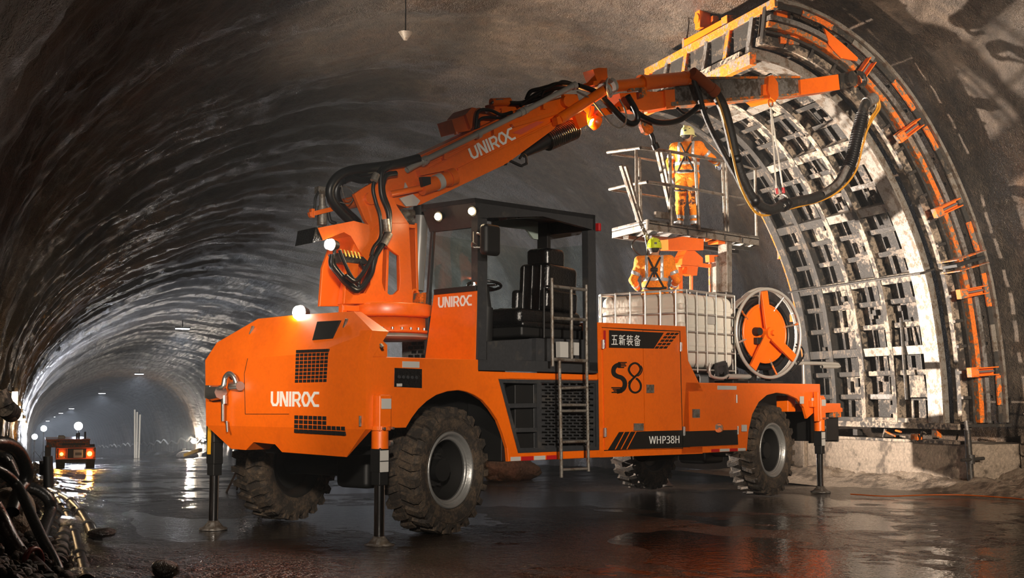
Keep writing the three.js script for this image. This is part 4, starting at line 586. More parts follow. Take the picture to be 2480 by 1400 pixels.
  part('tip_joint', [rod(bq(2066, 190, 0.25), bq(2066, 190, 0.25).setZ(-0.25), 0.12, 0.12, 20), bpoly([[2034, 178], [2066, 172], [2070, 208], [2036, 216]], 0.17, 0.34), tube([bq(2070, 176, 0.2), bq(2088, 180, 0.2), bq(2094, 200, 0.2), bq(2080, 214, 0.2)], 0.04, 16, 8)], mat.darkSteel, b);
  part('drop_tube', [rod(bq(1676, 176, 0.32), bq(1726, 216, 0.32), 0.082, 0.075, 18), rod(bq(1722, 213, 0.32), bq(1734, 224, 0.32), 0.085, 0.085, 18)], std({ color: 0x9c4a1e, roughness: 0.5 }), b, 'rust brown drop tube');
  const lp = bq(1437, 297, 0.15);
  const lamp = group('boom_lamp', machine, 'lit lamp in an orange bell under the elbow'); lamp.position.copy(b.position); lamp.rotation.y = BOOM_TURN; lamp.base = V3(0, 0, 0);
  part('lamp_bell', [lathe([[0.05, 0.1], [0.085, 0.08], [0.10, 0.0], [0.09, 0.0], [0.07, 0.07], [0, 0.08]], 20).rotateZ(1.25).translate(lp.x + 0.06, lp.y, lp.z)], mat.orange, lamp);
  part('lamp_glass', new THREE.SphereGeometry(0.05, 14, 10).translate(lp.x, lp.y, lp.z), glow(0xffc070, 30), lamp);
  const wl = lp.clone().applyMatrix4(BOOM.m); point(wl.clone().add(V3(-0.08, -0.03, 0.02)), 5, 0xffb060, 0.05);
  const hk = bq(1560, 288, 0.1);
  part('hook', [bpoly([[1550, 290], [1558, 284], [1568, 290], [1578, 298], [1584, 318], [1572, 326], [1560, 320], [1554, 306]], 0.12, 0.06), rod(bq(1560, 286, 0.1), bq(1556, 268, 0.1), 0.014)], mat.orangeWorn, b);
  part('hook_chain', [tube([bq(1576, 322, 0.1), bq(1582, 336, 0.1), bq(1584, 352, 0.1)], 0.03, 10, 6), rod(bq(1585, 348, 0.1), bq(1590, 360, 0.1), 0.05)], mat.black, b);
}
// lamps of the machine
{
  for (const [p, aim, k, label, r] of [[frontal(722, 757, 0.0), V3(-1, -0.15, 0.1), 40, 'bright lamp on top of the hood', 0.075], [bq(797, 592, 0.25).applyMatrix4(BOOM.m).applyMatrix4(VEH.inv), V3(-1, -0.5, 0.3), 40, 'bright lamp under the turret cover', 0.06]]) {
    const lamp = group('work_lamp', machine, label);
    part('lamp_body', [rod(p.clone().add(V3(0.03, 0, 0)), p.clone().add(V3(0.12, 0, 0)), r * 1.15, r * 0.7, 16), rod(p.clone().add(V3(0.08, 0, 0)), p.clone().add(V3(0.08, -0.12, 0)), 0.02)], mat.black, lamp);
    part('lamp_glass', rod(p.clone().add(V3(-0.02, 0, 0)), p.clone().add(V3(0.03, 0, 0)), r * 0.9, r, 18), glow(0xfff4e4, k * 2.4), lamp);
    spot(p.clone().add(V3(-0.06, 0, 0)).applyMatrix4(VEH.m), aim.transformDirection(VEH.m), k * 0.16, 0xfff4e6, 1.35, 0.5, 0.08);
  }
  // mesh screen between hood and cab
  const ms = group('mesh_screen', machine, 'dark screen of oblong holes behind the hood'), H = [];
  for (let r = 0; r < 9; r++) for (let c = 0; c < 6; c++) { const v = 0.86 + (c + (r % 2) * 0.5) * 0.105, w = 1.87 + r * 0.052; H.push([[v, w], [v + 0.085, w], [v + 0.085, w + 0.036], [v, w + 0.036]].map(([a, b]) => [b, a])); }
  part('plate', frontPlate([[1.84, 0.8], [2.36, 0.8], [2.36, 1.62], [1.84, 1.62]].map(([w, v]) => [-v, w]), 1.98, 0.006, 0, H.map((h) => h.map(([w, v]) => [-v, w]))), mat.greySteel, ms);
  part('backing', bx(2.04, 2.08, 1.84, 2.36, 0.8, 1.62), mat.black, ms);
}
// ------------------------------------------------------------------ the arched shutter against the right-hand wall (tunnel frame: x across, y up, z = -s)
const RIB = new THREE.CatmullRomCurve3([[13.97, 1.05], [13.96, 1.5], [13.93, 2.0], [13.86, 2.6], [13.74, 3.3], [13.54, 3.95], [13.28, 4.55], [12.98, 5.1], [12.68, 5.55], [12.33, 5.97], [11.9, 6.34], [11.4, 6.63], [10.95, 6.78], [10.5, 6.84]].map(([t, y]) => V3(t, y, 0)), false, 'centripetal');
const RL = RIB.getLength();
const ribAt = (a, o) => { const p = RIB.getPointAt(clamp(a)), g = RIB.getTangentAt(clamp(a)); return V3(p.x + g.y * o, p.y - g.x * o, 0); };
function arc(o0, o1, s0, s1, a0 = 0, a1 = 1, n = 48) {   // beam of rectangular section bent along the shutter
  const c = [], g = [];
  for (let i = 0; i <= n; i++) { const a = mixf(a0, a1, i / n), p = ribAt(a, o0), q = ribAt(a, o1); c.push([V3(p.x, p.y, -s0), V3(p.x, p.y, -s1), V3(q.x, q.y, -s1), V3(q.x, q.y, -s0)]); }
  const pos = [], quad = (a, b, d, e) => pos.push(...[a, b, d, a, d, e].flatMap((v) => v.toArray()));
  for (let i = 0; i < n; i++) for (let k = 0; k < 4; k++) { const m = (k + 1) % 4; quad(c[i][k], c[i][m], c[i + 1][m], c[i + 1][k]); }
  quad(c[0][3], c[0][2], c[0][1], c[0][0]); quad(c[n][0], c[n][1], c[n][2], c[n][3]);
  const b = new THREE.BufferGeometry(); b.setAttribute('position', new THREE.Float32BufferAttribute(pos, 3)); b.computeVertexNormals();
  const p = b.attributes.position, e1 = V3().subVectors(c[0][1], c[0][0]), e2 = V3().subVectors(c[0][3], c[0][0]), e3 = V3().subVectors(c[1][0], c[0][0]);
  if (e1.cross(e3).dot(e2) > 0) { for (let i = 0; i < p.count; i += 3) { const x = [p.getX(i), p.getY(i), p.getZ(i)]; p.setXYZ(i, p.getX(i + 1), p.getY(i + 1), p.getZ(i + 1)); p.setXYZ(i + 1, ...x); } b.computeVertexNormals(); }
  return b;
}
const shutter = thing('arched_shutter', 'tall curved steel formwork shutter leaning against the right tunnel wall', 'formwork', TUN, V3(14, 1.0, -19));
const SA = 17.5, SB = 21.4, BAYS = [17.75, 18.7, 19.6, 20.5, 21.3], ROWS = 18;
{
  const b = baseOf(shutter);
  // skin plates, one by one
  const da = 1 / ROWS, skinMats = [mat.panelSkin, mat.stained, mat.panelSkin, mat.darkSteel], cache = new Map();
  const place = (name, geom, m, a, o, s, roll = 0) => { const p = ribAt(a, o), g = RIB.getTangentAt(clamp(a)), x = new THREE.Mesh(geom, m); x.name = name; x.castShadow = x.receiveShadow = true; x.position.set(p.x - b.x, p.y - b.y, -s - b.z); x.rotation.z = Math.atan2(g.y, g.x) - Math.PI / 2 + roll; shutter.add(x); return x; };
  const uvBox = (w, h, d, k, r = 0.004) => { const g = boxUV(new RoundedBoxGeometry(w, h, d, 1, r)), u = g.attributes.uv; for (let i = 0; i < u.count; i++) u.setXY(i, u.getX(i) + k * 0.377, u.getY(i) + k * 0.613); return g; };
  const shared = (w, h, d, k) => { const key = [w.toFixed(2), h.toFixed(2), d.toFixed(2), k].join(); if (!cache.has(key)) cache.set(key, uvBox(w, h, d, k)); return cache.get(key); };
  for (let r = 0; r < ROWS; r++) for (let c = 0; c < 4; c++) {
    const s = (BAYS[c] + BAYS[c + 1]) / 2, w = BAYS[c + 1] - BAYS[c] - 0.02, k = Math.floor(rnd() * 4);
    place('skin_plate', shared(0.02, RL * da - 0.012, w, k), c === 3 ? skinMats[rnd() < 0.8 ? 3 : 0] : skinMats[rnd() < 0.22 ? 1 : 0], (r + 0.5) * da, 0.24 + rr(-0.008, 0.008), s);  // last bay coloured darker to stand in for weaker light there
  }
  // horizontal stiffeners between the ribs: broad pale ones every few rows, slim ones elsewhere; small uprights inside each cell
  const rowMats = [mat.panelSkin, mat.stained, mat.panelSkin, mat.greySteel, mat.darkSteel];
  for (let r = 0; r <= ROWS; r++) {
    const big = r % 3 === 0, m = big ? (r % 2 ? mat.galvanised : mat.stained) : rowMats[Math.floor(rnd() * 5)], lip = rowMats[Math.floor(rnd() * 5)];
    for (let c = 0; c < 4; c++) {
      const s = (BAYS[c] + BAYS[c + 1]) / 2, w = BAYS[c + 1] - BAYS[c] - 0.03, k = Math.floor(rnd() * 3), dark = c === 3 || (c === 2 && rnd() < 0.5);  // farther bays darkened in colour, imitating dimmer light
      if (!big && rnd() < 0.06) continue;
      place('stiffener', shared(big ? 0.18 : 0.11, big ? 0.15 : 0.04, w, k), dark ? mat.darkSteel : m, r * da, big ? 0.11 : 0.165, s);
      if (!big) place('stiffener_lip', shared(0.012, 0.085, w, k), dark ? mat.darkSteel : lip, r * da + 0.004, 0.105, s);
      if (r < ROWS) for (const q of [0.33, 0.67]) if (rnd() < 0.8) place('upright', shared(0.06, RL * da * (rnd() < 0.7 ? 0.84 : 0.5), 0.03, 0), rnd() < 0.6 || dark ? mat.darkSteel : mat.panelSkin, (r + 0.5) * da, 0.19, mixf(BAYS[c], BAYS[c + 1], q + rr(-0.05, 0.05)));
    }
  }
  for (let i = 0; i < 40; i++) { const r = rnd(), s = rr(17.9, 21); place('clamp_plate', shared(0.05, rr(0.1, 0.2) > 0.15 ? 0.16 : 0.1, 0.1, i % 3), rnd() < 0.6 ? mat.darkSteel : mat.panelSkin, r * 0.9, 0.17, s); }
  // ribs that run up the arch
  part('rib', [arc(0, 0.03, 17.42, 17.8), arc(0.03, 0.24, 17.56, 17.6)], mat.galvanised, shutter, 'broad pale grey main rib');
  BAYS.slice(1, 4).forEach((s, i) => part('rib', [arc(0.01, 0.03, s - 0.06, s + 0.06), arc(0.03, 0.24, s - 0.012, s + 0.012)], i < 2 ? mat.stained : mat.darkSteel, shutter));  // third rib dark as well, its dimness put into the colour
  part('rib', [arc(0.0, 0.03, 21.2, 21.42), arc(0.03, 0.3, 21.36, 21.4)], mat.darkSteel, shutter);  // dark colour makes the far edge look less lit
  part('rib', [arc(0.1, 0.14, 21.5, 21.62), arc(0.2, 0.3, 21.45, 21.5)], mat.rustOrange, shutter, 'rusty outer edge rib');
  // end frame: bent rails side by side, from the main rib out to the edge
  const rails = [[0.2, 0.34, 17.2, 17.4, mat.stained], [0.36, 0.4, 17.12, 17.3, mat.darkSteel], [0.44, 0.53, 17.06, 17.2, mat.rustOrange], [0.55, 0.63, 17.02, 17.14, mat.greySteel], [0.80, 0.85, 16.86, 17.02, mat.galvanised], [0.72, 0.8, 16.95, 17.0, mat.darkSteel]];
  for (const [o0, o1, s0, s1, m] of rails) part('end_rail', arc(o0, o1, s0, s1), m, shutter);
  part('end_web', arc(0.26, 0.84, 17.34, 17.36), mat.darkSteel, shutter);
  for (let i = 0; i < 9; i++) part('edge_strip', arc(0.7, 0.79, 16.92, 16.95, 0.03 + i * 0.105 + rr(0, 0.02), 0.03 + i * 0.105 + 0.07, 8), i % 3 === 1 ? mat.galvanised : mat.orangeWorn, shutter, i % 3 === 1 ? 'bare edge strip' : 'orange edge strip');
  for (let i = 0; i <= 18; i++) { const a = i / 18; place('end_cross_tie', shared(0.6, 0.05, 0.1, i % 3), mat.darkSteel, a, 0.5, 17.2); }
  // orange clamps across the end frame
  for (const [x, y] of [[2150, 355], [2252, 524], [2322, 713], [2330, 905], [2095, 170]]) {
    const p = ring(x, y, 16.9), q = group('clamp', shutter, 'orange screw clamp across the end frame'); let a = 0, best = 9; for (let i = 0; i <= 200; i++) { const d = ribAt(i / 200, 0.45).distanceTo(V3(p.x, p.y, 0)); if (d < best) { best = d; a = i / 200; } }
    const e = ribAt(a, 0.2), f = ribAt(a, 0.66), g = RIB.getTangentAt(a), up = V3(g.x, g.y, 0), at = (v, s) => V3(v.x, v.y, -s);
    part('clamp_bar', [beam(at(e, 16.9).addScaledVector(up, 0.06), at(f, 16.86).addScaledVector(up, 0.06), 0.14, 0.018, 0.003, up), beam(at(e, 16.9).addScaledVector(up, -0.06), at(f, 16.86).addScaledVector(up, -0.06), 0.14, 0.018, 0.003, up), beam(at(e, 16.98), at(f, 16.94), 0.02, 0.13, 0.003, up)], mat.orange, q);
    part('clamp_block', [beam(at(ribAt(a, 0.16), 16.92), at(ribAt(a, 0.3), 16.9), 0.14, 0.16, 0.008, up)], mat.orangeWorn, q); part('clamp_screw', [rod(at(ribAt(a, 0.3), 16.88), at(ribAt(a, 0.6), 16.86), 0.022)], mat.steel, q);
  }
  for (const [x, y] of [[1905, 618], [1935, 770]]) { const p = ring(x, y, 21.6); part('side_bracket', [box(p.x, p.y, -21.6, 0.3, 0.12, 0.12), box(p.x - 0.14, p.y, -21.6, 0.05, 0.16, 0.16)], mat.orangeWorn, shutter); }
  // joint across all bays, half-way up
  const aj = 0.34; place('joint_plate', shared(0.42, 0.03, 4.0, 0), mat.darkSteel, aj, 0.1, 19.4); place('joint_plate', shared(0.6, 0.05, 0.5, 0), mat.black, aj, 0.5, 17.1); place('joint_flange', shared(0.62, 0.02, 0.5, 0), mat.orangeWorn, aj + 0.012, 0.5, 17.05); place('joint_flange', shared(0.62, 0.02, 0.5, 0), mat.orangeWorn, aj - 0.012, 0.5, 17.05);
  // foot and top
  part('foot_beam', [beam(V3(14.05, 1.0, -17.0), V3(14.05, 1.0, -21.5), 0.28, 0.1)], mat.stained, shutter); part('foot_plate', [beam(V3(14.45, 1.02, -16.9), V3(14.45, 1.02, -17.4), 0.9, 0.05)], mat.darkSteel, shutter);
  for (let i = 0; i < 16; i++) { const s = rr(17.1, 21.2); part('foot_bar', i % 3 ? rod(V3(13.9 + rr(0, 0.1), rr(0.76, 0.94), -s), V3(13.95 + rr(-0.1, 0.15), rr(0.72, 0.95), -s - rr(-0.3, 0.4)), rr(0.012, 0.03), 0.02, 8) : box(14.0, rr(0.78, 0.9), -s, 0.12, rr(0.08, 0.18), rr(0.1, 0.3)), i % 4 === 0 ? mat.rustOrange : i % 2 ? mat.stained : mat.darkSteel, shutter); }
  const e0 = ribAt(1, 0.85), e1 = ribAt(1, 0.0);
  part('top_beam', [beam(V3(e0.x, e0.y - 0.06, -16.9), V3(e0.x, e0.y - 0.06, -21.5), 0.06, 0.14, 0.004)], mat.rustOrange, shutter); part('top_beam', [beam(V3(e1.x - 0.02, e1.y, -17.4), V3(e1.x - 0.02, e1.y, -21.6), 0.12, 0.2, 0.004)], mat.rustOrange, shutter, 'orange and grey lower top beam');
  for (let i = 0; i < 6; i++) { const s = 17.6 + i * 0.75; part('top_post', beam(V3(e1.x, e1.y + 0.05, -s), V3(e0.x, e0.y - 0.1, -s), 0.12, 0.06), i % 2 ? mat.orangeWorn : mat.greySteel, shutter); part('top_infill', box(e1.x + 0.12, (e0.y + e1.y) / 2, -s - 0.36, 0.03, 0.6, 0.5), mat.darkSteel, shutter); }
  const lug = ring(1702, 48, 19.6), bar0 = ring(1660, 108, 20), bar1 = ring(1765, 52, 18.6);
  part('lifting_lug', [box(lug.x, lug.y, -19.6, 0.22, 0.34, 0.18, 0.01), rod(V3(lug.x - 0.13, lug.y, -19.6), V3(lug.x + 0.13, lug.y, -19.6), 0.09)], mat.orange, shutter); part('lug_cap', box(lug.x + 0.16, lug.y - 0.1, -19.5, 0.12, 0.28, 0.16), mat.orangeWorn, shutter);
  part('top_bar', [beam(bar0, bar1, 0.1, 0.14)], mat.orange, shutter); each('top_bar_end', [box(bar1.x, bar1.y, bar1.z, 0.18, 0.16, 0.2), box(bar0.x, bar0.y - 0.06, bar0.z, 0.1, 0.34, 0.08)], mat.orangeWorn, shutter);
  part('hanger_rod', tube([ring(1664, 30, 20), ring(1668, 55, 20), ring(1664, 90, 20), ring(1668, 104, 20)], 0.014, 20, 6), mat.darkSteel, shutter);
  const oc = (x, y, s, w, h, d, m) => { const p = ring(x, y, s); part('spreader_block', box(p.x, p.y, p.z, w, h, d), m, shutter); return p; };
  oc(1890, 60, 17.3, 0.2, 0.42, 0.12, mat.orange); oc(1905, 100, 17.25, 0.35, 0.14, 0.2, mat.orangeWorn); oc(1806, 140, 18.6, 0.26, 0.3, 0.2, mat.orangeWorn); oc(1840, 150, 18.2, 0.24, 0.2, 0.24, mat.orangeWorn); oc(1785, 158, 18.8, 0.14, 0.2, 0.14, mat.darkSteel); oc(1865, 62, 17.4, 0.3, 0.1, 0.1, mat.galvanised);
  const o0 = ring(1998, 70, 16.95), pl = [[1996, 68], [2046, 110], [2078, 140], [2076, 148], [2040, 140], [2010, 108]].map(([x, y]) => ring(x, y, 17.0)); part('orange_panel', prism(pl, V3(0, 0, -0.04)), mat.orange, shutter);
  each('strut_rod', [rod(along(2182, 770, 13.9), along(2196, 968, 13.86), 0.03), rod(along(2080, 785, 13.9), along(2094, 900, 13.9), 0.02)], mat.darkSteel, shutter, 'dark upright rods');
}
// plinth, props, reinforcement, spoil
{
  const pl = thing('concrete_plinth', 'pale stained concrete plinth under the arched shutter', 'plinth', TUN, V3(14.7, 0, -19));
  const seg = (t0, t1, s0, s1, y1, n = 26) => { const g = new THREE.BoxGeometry(t1 - t0, y1, s1 - s0, 14, 8, n * 2).translate((t0 + t1) / 2, y1 / 2, -(s0 + s1) / 2), p = g.attributes.position; for (let i = 0; i < p.count; i++) { const X = p.getX(i), Y = p.getY(i), Z = p.getZ(i), k = Z > -s0 - 0.01 ? 0.10 : 0.02; p.setX(i, X - k * 0.3 * fbm(Z * 3, Y * 3, 301, 3)); p.setZ(i, Z + k * (fbm(X * 5, Y * 2.2, 311, 4) - 0.3)); p.setY(i, Y + (Y > y1 - 0.1 ? 0.04 * (fbm(X * 4, Z * 3, 321, 3) - 0.5) : 0)); } g.computeVertexNormals(); return g; };
  part('block', seg(14.0, 15.25, 16.95, 21.6, 0.72), mat.concrete, pl); part('side_block', seg(14.1, 15.2, 21.65, 22.6, 0.86), mat.concrete, pl);
  part('pour_lip', [beam(V3(14.0, 0.74, -17), V3(14.0, 0.74, -21.5), 0.08, 0.05)], mat.stained, pl); each('edge_board', [beam(V3(14.02, 0.35, -21.62), V3(14.02, 0.72, -21.62), 0.12, 0.06), beam(V3(13.97, 0.0, -21.5), V3(13.97, 0.74, -21.5), 0.1, 0.05), beam(V3(15.2, 0, -16.9), V3(15.2, 0.9, -16.9), 0.16, 0.1)], mat.concrete, pl);
  const jk = thing('jack_prop', 'dark steel screw prop with a cross handle at the plinth corner', 'prop', TUN, V3(13.92, 0, -16.85));
  part('tube', [rod(V3(13.98, 0.0, -16.8), V3(13.95, 0.95, -16.82), 0.055, 0.05, 14), box(13.98, 0.02, -16.8, 0.18, 0.03, 0.18)], mat.darkSteel, jk); part('screw', rod(V3(13.95, 0.9, -16.82), V3(13.94, 1.1, -16.84), 0.03), mat.greySteel, jk); part('handle', [rod(V3(13.75, 0.48, -16.74), V3(14.22, 0.5, -16.78), 0.028), rod(V3(13.97, 0.42, -16.8), V3(13.97, 0.56, -16.8), 0.075)], mat.darkSteel, jk);
  const mesh = (label, s0, s1, y0, y1, t, nv, nh) => { const m = thing('rebar_mesh', label, 'rebar', TUN, V3(t, 0, -(s0 + s1) / 2), 'wire reinforcement against the right wall'); for (let i = 0; i < nv; i++) { const s = mixf(s0, s1, (i + 0.5) / nv) + rr(-0.04, 0.04); part('upright_bar', tube([V3(t + rr(-0.03, 0.03), y0, -s), V3(t - 0.05, (y0 + y1) / 2, -s + rr(-0.03, 0.03)), V3(t + rr(-0.02, 0.02), y1 + rr(-0.1, 0.15), -s + rr(-0.06, 0.06))], 0.013, 10, 6), mat.rebar, m); } for (let i = 0; i < nh; i++) { const y = mixf(y0 + 0.1, y1, (i + 0.4) / nh); part('cross_bar', tube([V3(t - 0.02, y, -s0 + 0.1), V3(t - 0.04, y + rr(-0.03, 0.03), -(s0 + s1) / 2), V3(t - 0.02, y + rr(-0.02, 0.02), -s1)], 0.012, 10, 6), mat.rebar, m); } };
  mesh('bent wire mesh standing right of the plinth by the wall', 14.6, 16.7, 0.0, 1.55, 15.0, 11, 7); mesh('wire mesh stub between the plinth and the machine tail', 22.7, 24.6, 0.0, 0.95, 14.6, 10, 4);
}
{
  const bank = (s0, s1, t0, t1, h, k) => { const g = new THREE.PlaneGeometry(1, 1, 220, 60), p = g.attributes.position, u = g.attributes.uv; for (let i = 0; i < p.count; i++) { const a = p.getX(i) + 0.5, b = p.getY(i) + 0.5, s = mixf(s0, s1, a), t = mixf(t0, t1, b), e = Math.min(1, a * 8, (1 - a) * 8) * step(0, 0.7, b); const y = -0.05 + h * e * (0.25 + 1.1 * fbm(s * 1.1, t * 1.6, k, 4)) + 0.13 * e * (fbm(s * 7, t * 7, k + 9, 4) - 0.5); p.setXYZ(i, t, y, -s); u.setXY(i, t, s); } g.computeVertexNormals(); if (g.attributes.normal.getY(0) < 0) { const x = g.index.array; for (let i = 0; i < x.length; i += 3) { const q = x[i]; x[i] = x[i + 1]; x[i + 1] = q; } g.computeVertexNormals(); } g.setAttribute('keep', new THREE.BufferAttribute(new Float32Array(p.count), 1)); return g; };
  const m = single('mud_bank', 'lumpy grey mud bank along the foot of the plinth', 'mud', bank(13.6, 24.5, 12.7, 15.4, 0.36, 401), mat.concrete, TUN, V3(14, 0, -18)); m.userData.kind = 'stuff';
  const m2 = single('spoil_ridge', 'low dark spoil bank at the far right wall', 'mud', bank(24.5, 60, 13.4, 15.6, 0.35, 431), mat.mud, TUN, V3(14, 0, -40)); m2.userData.kind = 'stuff';
  single('ground_cable', 'orange cable lying on the floor at the right edge', 'cable', tube([flat(2490, 1211, 0.03), flat(2430, 1205, 0.03), flat(2330, 1199, 0.03), flat(2240, 1199, 0.03), flat(2150, 1202, 0.03), flat(2060, 1197, 0.03)], 0.010, 60, 6), mat.cableOrange, TUN, flat(2300, 1200, 0.0));
}
// hoses that hang from the boom towards the shutter
{
  const H = (l) => l.map(([x, y, o]) => boomAt(x, y, o ?? 0.3));
  const hz = thing('concrete_hose', 'thick dark concrete hose looping from the boom to the shutter', 'hose', BOOM, boomAt(1900, 500, 0.3));
  part('hose', tube(H([[1730, 220], [1752, 262], [1768, 320], [1782, 385], [1800, 440], [1828, 488], [1862, 508], [1892, 500], [1930, 488], [1975, 478], [2022, 452], [2055, 405], [2072, 345], [2084, 290], [2096, 252], [2112, 240]]), 0.075, 120, 14), mat.rubber, hz);
  part('ribbed_sleeve', [tube(H([[2040, 432], [2060, 395], [2074, 335], [2086, 285]]), 0.088, 40, 14), ...Array.from({ length: 26 }, (_, i) => { const c = new THREE.CatmullRomCurve3(H([[2048, 418], [2062, 385], [2075, 330], [2088, 278]])), u = i / 25, p = c.getPointAt(u), g = c.getTangentAt(u); return new THREE.TorusGeometry(0.09, 0.009, 6, 16).applyMatrix4(basis(g).setPosition(p)); })], mat.hose, hz, 'ribbed black sleeve');
  part('bare_patch', tube(H([[1992, 470, 0.36], [2030, 444, 0.37], [2052, 405, 0.37]]), 0.045, 20, 10), mat.greySteel, hz);
  part('end_fitting', [rod(boomAt(2098, 250, 0.3), boomAt(2116, 238, 0.3), 0.095), tube(H([[2116, 238], [2124, 250], [2120, 268], [2108, 275]]), 0.03, 16, 8)], mat.greySteel, hz);
  each('hose_tie', [[1896, 498], [1904, 494], [1782, 385], [1826, 486]].map(([x, y]) => { const p = boomAt(x, y, 0.3); return new THREE.SphereGeometry(0.095, 12, 8).translate(p.x, p.y, p.z); }), mat.hose, hz);
  const cb = thing('yellow_cable', 'thin yellow cable tied along the concrete hose', 'cable', BOOM, boomAt(1900, 510, 0.35));
  part('line', tube(H([[1735, 235, 0.38], [1748, 270, 0.38], [1764, 330, 0.38], [1790, 440, 0.36], [1822, 505, 0.3], [1850, 522, 0.28], [1885, 512, 0.3], [1935, 500, 0.28], [1990, 485, 0.26], [2035, 460, 0.26], [2072, 415, 0.26], [2090, 350, 0.3], [2108, 290, 0.34], [2126, 258, 0.34], [2122, 236, 0.34]]), 0.017, 120, 6), std({ color: 0xb9811c, roughness: 0.6 }), cb);
  part('line', tube(H([[2092, 345, 0.34], [2098, 320, 0.36], [2112, 290, 0.36], [2130, 262, 0.36], [2128, 240, 0.36]]), 0.02, 40, 6), std({ color: 0xb9811c, roughness: 0.6 }), cb);
  const h2 = thing('service_hose', 'slimmer mud-streaked hose beside the drop tube', 'hose', BOOM, boomAt(1740, 350, 0.2));
  part('hose', tube(H([[1678, 186, 0.3], [1690, 225, 0.3], [1712, 290, 0.28], [1742, 350, 0.25], [1775, 410, 0.25], [1800, 460, 0.25], [1826, 495, 0.28]]), 0.036, 60, 8), mat.rubber, h2);
  part('hose', tube(H([[1690, 200, 0.2], [1702, 250, 0.18], [1718, 310, 0.18], [1748, 370, 0.2], [1775, 420, 0.22]]), 0.02, 50, 8), mat.rubber, h2);
  const sl = thing('rope_sling', 'pale two-legged rope sling that holds the hose loop', 'sling', BOOM, boomAt(1880, 350, 0.3));
  part('rope', rod(boomAt(1866, 256, 0.28), boomAt(1880, 458, 0.3), 0.012, 0.012, 8), mat.rope, sl); part('rope', rod(boomAt(1866, 256, 0.28), boomAt(1896, 456, 0.3), 0.012, 0.012, 8), mat.rope, sl); part('sling_ring', [new THREE.TorusGeometry(0.05, 0.014, 8, 18).translate(...boomAt(1866, 250, 0.28).toArray())], mat.orangeWorn, sl); each('shackle', [rod(boomAt(1880, 456, 0.3), boomAt(1882, 470, 0.3), 0.022), rod(boomAt(1896, 454, 0.3), boomAt(1898, 468, 0.3), 0.022)], mat.red, sl, 'red shackles'); part('wrap', tube([boomAt(1876, 478, 0.4), boomAt(1888, 470, 0.22), boomAt(1902, 474, 0.4), boomAt(1910, 488, 0.24), boomAt(1900, 500, 0.4)], 0.012, 30, 6), mat.rope, sl);
}
